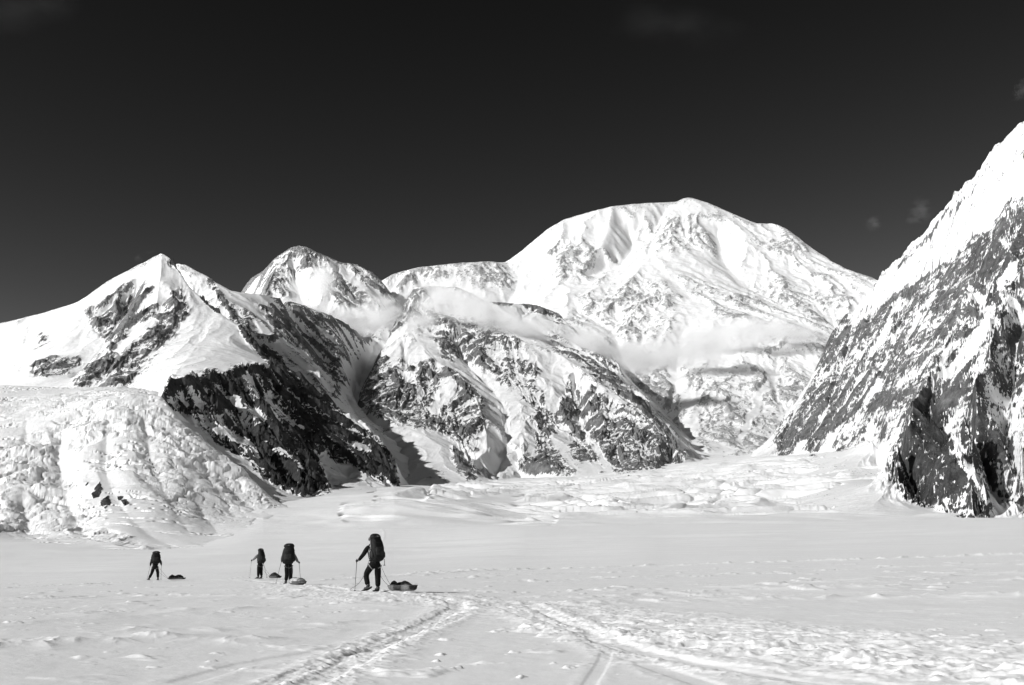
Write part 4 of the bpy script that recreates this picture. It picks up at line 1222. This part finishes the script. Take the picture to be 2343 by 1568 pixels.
        fa = bm.faces.new(vs); ex = bmesh.ops.extrude_face_region(bm, geom=[fa]); bmesh.ops.translate(bm, vec=(0, 0, -.004), verts=[e for e in ex['geom'] if isinstance(e, bmesh.types.BMVert)])
        mesh_obj('deck', bm, M_DECK, sr, False)
        bm = bmesh.new(); tube(bm, [ball + sd * .06 - Vector((0, 0, .03)), ball + sd * .045 + Vector((0, 0, .035)), ball - sd * .045 + Vector((0, 0, .035)), ball - sd * .06 - Vector((0, 0, .03))], .011, 6)
        mesh_obj('binding', bm, M_DECK, sr)
    return root, base, J, pel


def sled(at, tail_at, L, W, Hh, hullm, label, dz=0.0):
    """plastic pulk: nose at one ground point, tail pointing towards another"""
    a = Vector(gpt(*at)); d = Vector((tail_at[0], tail_at[1], 0)).normalized()
    b = a + d * L
    rb = math.hypot(b.x, b.y); b.z = float(ground_z(np.array([math.atan2(b.x, b.y)]), np.array([rb]))[0])
    d = (b - a).normalized(); sd = Vector((-d.y, d.x, 0)).normalized(); up = d.cross(sd) * -1
    if up.z < 0: up = -up
    base = a + Vector((0, 0, dz + .045))
    root = thing('sled', label, 'sled', base, 'sleds pulled behind the climbers')
    ang = math.atan2(d.y, d.x)
    rows = []
    bm = bmesh.new(); T = .012
    prof = [(-1, 1), (-.93, .55), (-.80, .08), (-.55, 0), (-.25, .03), (0, 0), (.25, .03), (.55, 0), (.80, .08), (.93, .55), (1, 1)]
    st = [(0, .35, .9, .75), (.04, .55, .45, .85), (.12, .78, .12, .92), (.25, .92, 0, 1), (.5, 1, 0, 1), (.8, 1, 0, 1), (.93, .96, .04, 1), (1.0, .92, .3, 1.02)]
    for t, wf, lift, top in st:
        row = []
        for (x, z) in prof:
            zz = (lift + (top - lift) * z) * Hh if lift < top else top * Hh
            row.append(d * (t * L) + sd * (x * wf * W / 2) + up * zz)
        rows.append(row)
    outer = [[bm.verts.new(p) for p in r] for r in rows]
    inner = [[bm.verts.new(p + up * T) for p in r] for r in rows]
    for A, fl in ((outer, False), (inner, True)):
        for r0, r1 in zip(A[:-1], A[1:]):
            for k in range(len(prof) - 1):
                q = (r0[k], r0[k + 1], r1[k + 1], r1[k]); bm.faces.new(q if fl else tuple(reversed(q)))
    for r0, r1 in zip(range(len(st) - 1), range(1, len(st))):
        for k in (0, len(prof) - 1):
            bm.faces.new((outer[r0][k], outer[r1][k], inner[r1][k], inner[r0][k]))
    for i in (0, len(st) - 1):
        for k in range(len(prof) - 1):
            bm.faces.new((outer[i][k], outer[i][k + 1], inner[i][k + 1], inner[i][k]))
    bmesh.ops.recalc_face_normals(bm, faces=bm.faces)
    mesh_obj('hull', bm, hullm, root)
    bm = bmesh.new()
    rim = [r[0] for r in rows] + [r[-1] for r in reversed(rows)]
    tube(bm, rim + [rim[0]], .012, 6, False); mesh_obj('rim', bm, hullm, root)
    return root, base, d, sd, up, L, W, Hh


def load(sl, mats, label, segs, lash=True):
    root_, base, d, sd, up, L, W, Hh = sl
    r = thing('duffel_bag', label, 'bag', base + up * .03, 'duffel bags loaded on the sleds')
    rn = random.Random(len(label))
    bm = bmesh.new(); secs = []
    for t, wf, hf in segs:
        secs.append((d * (t * L) + up * (hf * .5), sd * (W / 2 * wf), up * (hf * .5)))
    loft(bm, secs, 22, 2.5, .10, len(label)); mesh_obj('bag', bm, mats[0], r)
    if lash:
        for k in (1, 2, 3):
            i = min(len(segs) - 2, int(k * (len(segs) - 1) / 4 + .5)); t, wf, hf = segs[i]
            bm = bmesh.new()
            pts = [d * (t * L) + up * (hf * .5 + (hf * .5 + .008) * math.sin(a)) + sd * (W / 2 * wf + .008) * math.cos(a) for a in [math.pi * q / 12 for q in range(13)]]
            pts = [d * (t * L) + sd * (W / 2) * .98 + up * (Hh * .9)] + pts + [d * (t * L) - sd * (W / 2) * .98 + up * (Hh * .9)]
            tube(bm, pts, .008, 6); mesh_obj('lashing', bm, mats[1], r)
    return r


def rope(name, label, cat, pts, rad, mat, sag=0.0, group=None):
    P = [Vector(p) for p in pts]; out = []
    for i in range(len(P) - 1):
        p0, p1, p2, p3 = P[max(i - 1, 0)], P[i], P[i + 1], P[min(i + 2, len(P) - 1)]
        for k in range(10):
            t = k / 10
            out.append(0.5 * ((2 * p1) + (-p0 + p2) * t + (2 * p0 - 5 * p1 + 4 * p2 - p3) * t * t + (-p0 + 3 * p1 - 3 * p2 + p3) * t ** 3) - Vector((0, 0, sag * 4 * t * (1 - t))))
    out.append(P[-1])
    bm = bmesh.new(); o0 = out[0]
    tube(bm, [p - o0 for p in out], rad, 6)
    o = mesh_obj(name, bm, mat); o.location = o0
    return tag(o, label, cat, group)


# nearest climber, stepping up with the left leg
A, baseA, JA, pelA = person(dict(who='the nearest climber', at=(857, 1357), head_dir=(-.5, .87), web=M_WEB, strap=M_PACKD,
    label='nearest and largest climber, in black, pale straps on the thighs',
    J=dict(neck=(-.11, .12, 1.54), head=(-.18, .20, 1.72), sl=(-.27, .03, 1.50), sr=(.08, .23, 1.49),
           el=(-.40, .02, 1.27), wl=(-.60, .10, 1.03), er=(.16, .36, 1.25), wr=(.02, .58, 1.08),
           hl=(-.10, -.03, .92), kl=(-.33, .10, .58), al=(-.23, -.03, .20), tl=(-.37, .14, .08),
           hr=(.08, .05, .92), kr=(.08, .12, .50), ar=(.10, .05, .12), tr=(.0, .24, .06)),
    pole_l=(-.70, .16, -.03), pole_r=(.07, .55, -.02), ss_l=.30,
    pl=dict(l='trekking pole planted at arm\'s length left of the nearest climber', r='trekking pole held in front of the nearest climber, half hidden'),
    pack=dict(lo=(.12, -.16, 1.03), hi=(-.02, -.02, 1.95), w=.40, d=.32, hang=True, label='tall black backpack with a pale loose strap, on the nearest climber')))
# second figure from the right
B, baseB, JB, pelB = person(dict(who='the climber beside the pale duffel', at=(658, 1339), head_dir=(-.12, .99), jacket=M_GREYC, torso=M_BLACK, hem=.03,
    label='climber seen squarely from behind, both poles out, pale duffel at the feet',
    J=dict(neck=(-.02, .12, 1.50), head=(-.02, .18, 1.68), sl=(-.22, .08, 1.46), sr=(.18, .12, 1.46),
           el=(-.32, .04, 1.26), wl=(-.37, .18, 1.10), er=(.33, .08, 1.24), wr=(.43, .20, 1.03),
           hl=(-.09, 0, .92), kl=(-.07, .08, .50), al=(-.10, .02, .12), tl=(-.16, .20, .06),
           hr=(.09, 0, .92), kr=(.10, .16, .52), ar=(.06, .26, .14), tr=(.05, .46, .06)),
    pole_l=(-.60, .10, 0), pole_r=(.57, .35, 0),
    pl=dict(l='left pole of the climber beside the pale duffel, slanting outward', r='right pole of the climber beside the pale duffel, behind the sled'),
    pack=dict(lo=(.0, -.17, .96), hi=(.02, -.03, 1.95), w=.55, d=.34, label='wide black backpack rounded at the top, on the climber beside the pale duffel')))
# third figure, arm stretched left
Cc, baseC, JC, pelC = person(dict(who='the climber with the pale sleeve', at=(593, 1326), head_dir=(-.6, .8), jacket=M_GREYC, torso=M_BLACK,
    label='climber with a pale grey sleeve reaching left to a pole, second from left',
    J=dict(neck=(-.03, .10, 1.54), head=(-.09, .18, 1.71), sl=(-.19, .0, 1.50), sr=(.13, .22, 1.50),
           el=(-.34, .02, 1.32), wl=(-.53, .08, 1.17), er=(.24, .22, 1.24), wr=(.22, .12, 1.0),
           hl=(-.06, -.04, .92), kl=(-.09, .08, .50), al=(-.08, 0, .12), tl=(-.22, .14, .06),
           hr=(.08, .06, .92), kr=(.05, .22, .52), ar=(.08, .26, .13), tr=(-.04, .42, .06)),
    pole_l=(-.66, .10, 0), pole_r=(.56, -.25, .05),
    pl=dict(l='upright pole at the end of the pale grey sleeve', r='pole trailing back toward the black bundle, right of the pale-sleeved climber'),
    pack=dict(lo=(.17, -.12, 1.0), hi=(.02, .02, 1.95), w=.40, d=.32, label='black backpack leaning right, on the climber with the pale sleeve')))
# farthest left
Dd, baseD, JD, pelD = person(dict(who='the leftmost climber', at=(353, 1329), head_dir=(-.35, .94), jacket=M_BLACK,
    label='leftmost and smallest climber, legs apart, far from the others',
    J=dict(neck=(-.02, .14, 1.44), head=(-.06, .26, 1.60), sl=(-.21, .08, 1.42), sr=(.17, .16, 1.42),
           el=(-.32, .04, 1.18), wl=(-.38, .16, .96), er=(.34, .10, 1.20), wr=(.30, .36, 1.02),
           hl=(-.11, 0, .90), kl=(-.22, .10, .50), al=(-.36, -.02, .13), tl=(-.44, .16, .06),
           hr=(.10, 0, .90), kr=(.16, .14, .50), ar=(.22, .04, .12), tr=(.16, .24, .06)),
    pole_l=(-.54, .10, 0), pole_r=(.26, .60, 0),
    pl=dict(l='pole in the left hand of the leftmost climber', r='pole in the right hand of the leftmost climber, mostly hidden by the legs'),
    pack=dict(lo=(.06, -.18, 1.08), hi=(.02, .02, 1.95), w=.56, d=.36, lidm=M_PACKD, label='bulky dark backpack hiding the head of the leftmost climber')))

# sleds and their loads
S1 = sled((890, 1354), (.82, -.57), 1.08, .50, .19, M_SLED, 'grey plastic sled nearest the camera with a black bag heaped at its front')
load(S1, (M_BAGD, M_WEBG), 'black bag heaped on the front of the nearest sled', [(.10, .3, .12), (.14, .62, .24), (.2, .72, .30), (.27, .74, .22), (.36, .78, .22), (.46, .80, .26), (.54, .8, .27), (.6, .72, .23), (.63, .4, .14)], False)
load(S1, (M_BAGG, M_WEB), 'grey covered bundle on the rear of the nearest sled, tied with pale cord', [(.60, .5, .16), (.64, .8, .30), (.72, .85, .27), (.82, .85, .21), (.92, .8, .15), (.96, .5, .08)])
S2 = sled((667, 1340), (.62, -.78), 1.05, .48, .15, M_SLEDD, 'dark sled carrying the pale duffel right behind the climber with two poles')
load(S2, (M_BAGL, M_BAGD), 'pale grey duffel tied with black straps on its sled', [(.08, .4, .14), (.14, .85, .26), (.3, .98, .30), (.5, .95, .28), (.7, .98, .30), (.88, .9, .25), (.95, .5, .14)])
S3 = sled((617, 1324.5), (.75, -.66), 1.0, .46, .14, M_SLEDD, 'sled with a black bundle left of the climber with two poles')
load(S3, (M_BAGD, M_WEBG), 'black bundle peaked in the middle on the sled behind the pale-sleeved climber', [(.08, .3, .1), (.16, .7, .2), (.32, .85, .28), (.5, .9, .34), (.68, .85, .27), (.86, .7, .2), (.93, .4, .1)])
S4 = sled((384, 1328), (.96, -.28), 1.25, .46, .11, M_BAGG, 'flat dark sled trailing the leftmost climber')
load(S4, (M_BAGD, M_WEBG), 'low lumpy black bundle on the leftmost sled', [(.06, .3, .08), (.12, .7, .2), (.25, .8, .3), (.38, .8, .24), (.5, .85, .22), (.62, .85, .3), (.75, .8, .28), (.88, .7, .2), (.94, .4, .08)])


def tow(base, J, pel, S, label):
    h1 = base + J['hr'] + Vector((.05, -.05, .1)); h2 = base + J['hl'] + Vector((.1, -.12, .08))
    root_, sb, d, sd, up, L, W, Hh = S
    n1 = sb + sd * W * .14 + up * Hh * .9; n2 = sb - sd * W * .14 + up * Hh * .9
    mid1 = h1.lerp(n1, .5) - Vector((0, 0, .05)); mid2 = h2.lerp(n2, .5) - Vector((0, 0, .12))
    r = thing('tow_rope', label, 'rope', h1, 'tow ropes between climbers and sleds')
    for a, m_, b in ((h1, mid1, n1), (h2, mid2, n2)):
        o = rope('strand', '', '', [a, m_, b], .006, M_ROPE)
        for k in ('label', 'category'):
            if k in o: del o[k]
        o.parent = r; o.location = Vector(o.location) - h1


tow(baseA, JA, pelA, S1, 'tow rope from the nearest climber to the nearest sled')
tow(baseB, JB, pelB, S2, 'short tow rope from the climber with two poles to the pale duffel sled')
tow(baseC, JC, pelC, S3, 'tow rope from the pale-sleeved climber to the black bundle sled')
tow(baseD, JD, pelD, S4, 'thin tow rope from the leftmost climber to the flat dark sled')
P = [baseA + Vector((-.20, .15, 1.15)), baseA + Vector((-.28, .2, .92))]
for x, y, z in ((838, 1322, None), (823, 1338, None)):
    pass
P += [baseA + Vector((-.42, .35, .55)), baseA + Vector((-.66, .6, .24)), baseA + Vector((-.95, .9, .08))]
for x, y in ((800, 1354), (770, 1353), (740, 1349), (715, 1347), (700, 1345)):
    P.append(Vector(gpt(x, y, .02)))
rope('climbing_rope', 'thin climbing rope hanging from the nearest climber and running left over the snow', 'rope', P, .007, M_ROPE)


# ------------------------------------------------------------------ drifting clouds
def cloud_mat(name, dens, scale):
    m = bpy.data.materials.new(name); m.use_nodes = True; nt = m.node_tree; nt.nodes.clear()
    L = nt.links.new; N = nt.nodes.new
    out = N('ShaderNodeOutputMaterial'); pv = N('ShaderNodeVolumePrincipled')
    pv.inputs['Color'].default_value = grey(1.0); pv.inputs['Anisotropy'].default_value = 0.0
    tc = N('ShaderNodeTexCoord')
    ln = N('ShaderNodeVectorMath'); ln.operation = 'LENGTH'; L(tc.outputs['Object'], ln.inputs[0])
    geo = N('ShaderNodeNewGeometry')
    mp = N('ShaderNodeVectorMath'); mp.operation = 'MULTIPLY'; mp.inputs[1].default_value = (scale, scale, scale * 1.7)
    L(geo.outputs['Position'], mp.inputs[0])
    n = N('ShaderNodeTexNoise'); n.inputs['Detail'].default_value = 5; n.inputs['Scale'].default_value = 1.0; n.inputs['Roughness'].default_value = .6
    L(mp.outputs[0], n.inputs['Vector'])
    a = N('ShaderNodeMath'); a.operation = 'SUBTRACT'; a.inputs[0].default_value = 1.0; L(ln.outputs['Value'], a.inputs[1])
    b = N('ShaderNodeMath'); b.operation = 'MULTIPLY_ADD'; L(n.outputs['Fac'], b.inputs[0]); b.inputs[1].default_value = 2.6; b.inputs[2].default_value = -1.45
    c = N('ShaderNodeMath'); c.operation = 'ADD'; L(a.outputs[0], c.inputs[0]); L(b.outputs[0], c.inputs[1])
    e = N('ShaderNodeMath'); e.operation = 'MULTIPLY'; e.use_clamp = True
    L(c.outputs[0], e.inputs[0]); e.inputs[1].default_value = 1.3
    f = N('ShaderNodeMath'); f.operation = 'MULTIPLY'; L(e.outputs[0], f.inputs[0]); L(a.outputs[0], f.inputs[1])
    g = N('ShaderNodeMath'); g.operation = 'MULTIPLY'; L(f.outputs[0], g.inputs[0]); g.inputs[1].default_value = dens
    h = N('ShaderNodeMath'); h.operation = 'MAXIMUM'; L(g.outputs[0], h.inputs[0]); h.inputs[1].default_value = 0
    L(h.outputs[0], pv.inputs['Density']); L(pv.outputs[0], out.inputs['Volume'])
    return m


M_CLOUD = cloud_mat('cloud_vapour', 0.033, 0.008)
M_WISP = cloud_mat('thin_vapour', 0.0010, 0.012)


def cloud(label, puffs, mat):
    c0 = wpt(puffs[0][0], puffs[0][1], puffs[0][2] * 1000)
    root = thing('cloud', label, 'cloud', c0, 'thin clouds drifting over the range')
    for px, py, r, wpx, hpx, dep, tilt in puffs:
        r *= 1000; c = Vector(wpt(px, py, r)); k = r / F
        bm = bmesh.new(); bmesh.ops.create_icosphere(bm, subdivisions=3, radius=1)
        o = mesh_obj('puff', bm, mat, root)
        o.location = c - Vector(c0); o.scale = (wpx * k / 2 * 1.12, dep / 2, hpx * k / 2 * 1.35)
        o.rotation_euler = (0, math.radians(tilt), -math.atan2(c.x, c.y))
    return root


cloud('wispy cloud bank filling the gap between the pyramid peak and the central buttress', [
    (700, 712, 5.9, 170, 60, 260, 8), (775, 735, 6.2, 200, 85, 300, 14), (865, 722, 6.4, 190, 90, 300, -12), (735, 650, 7.7, 90, 110, 250, 20)], M_CLOUD)
cloud('veil of cloud draped over the snow cap of the central buttress', [
    (1020, 690, 6.25, 220, 85, 260, 6), (1100, 715, 6.1, 230, 90, 260, 16), (1190, 745, 6.0, 180, 70, 240, 22), (960, 735, 5.95, 120, 60, 200, 0)], M_CLOUD)
cloud('long low cloud across the lower face of the snow dome mountain', [
    (1350, 790, 6.0, 200, 80, 300, 16), (1460, 820, 6.0, 240, 85, 320, 4), (1590, 795, 6.7, 260, 90, 320, -8), (1720, 762, 7.15, 260, 80, 320, -4), (1820, 760, 7.3, 160, 60, 260, 6)], M_CLOUD)
cloud('plume of blown snow left of the sharp left summit', [
    (318, 592, 4.5, 26, 22, 40, -30), (345, 577, 4.45, 40, 14, 40, -20)], M_WISP)
cloud('small faint wisp in the dark sky left of the right mountain', [
    (2000, 512, 9.5, 50, 34, 150, 0)], M_WISP)
cloud('faint torn wisp in the dark sky just beside the right mountain', [
    (2108, 480, 9.0, 60, 60, 150, -30), (2090, 502, 9.0, 50, 26, 120, 0)], M_WISP)
M_VEIL = cloud_mat('high_veil', 0.00004, 0.0016)
cloud('very faint high veil in the top left corner of the sky', [(30, 25, 14.0, 300, 130, 800, -15), (90, 5, 14.0, 200, 90, 800, 0)], M_VEIL)
cloud('very faint high veil near the top edge of the sky, right of centre', [(1530, 60, 14.0, 420, 120, 800, 10)], M_VEIL)
cloud('small faint puff cut by the right edge of the sky', [(2340, 205, 9.0, 50, 60, 150, 20)], M_WISP)
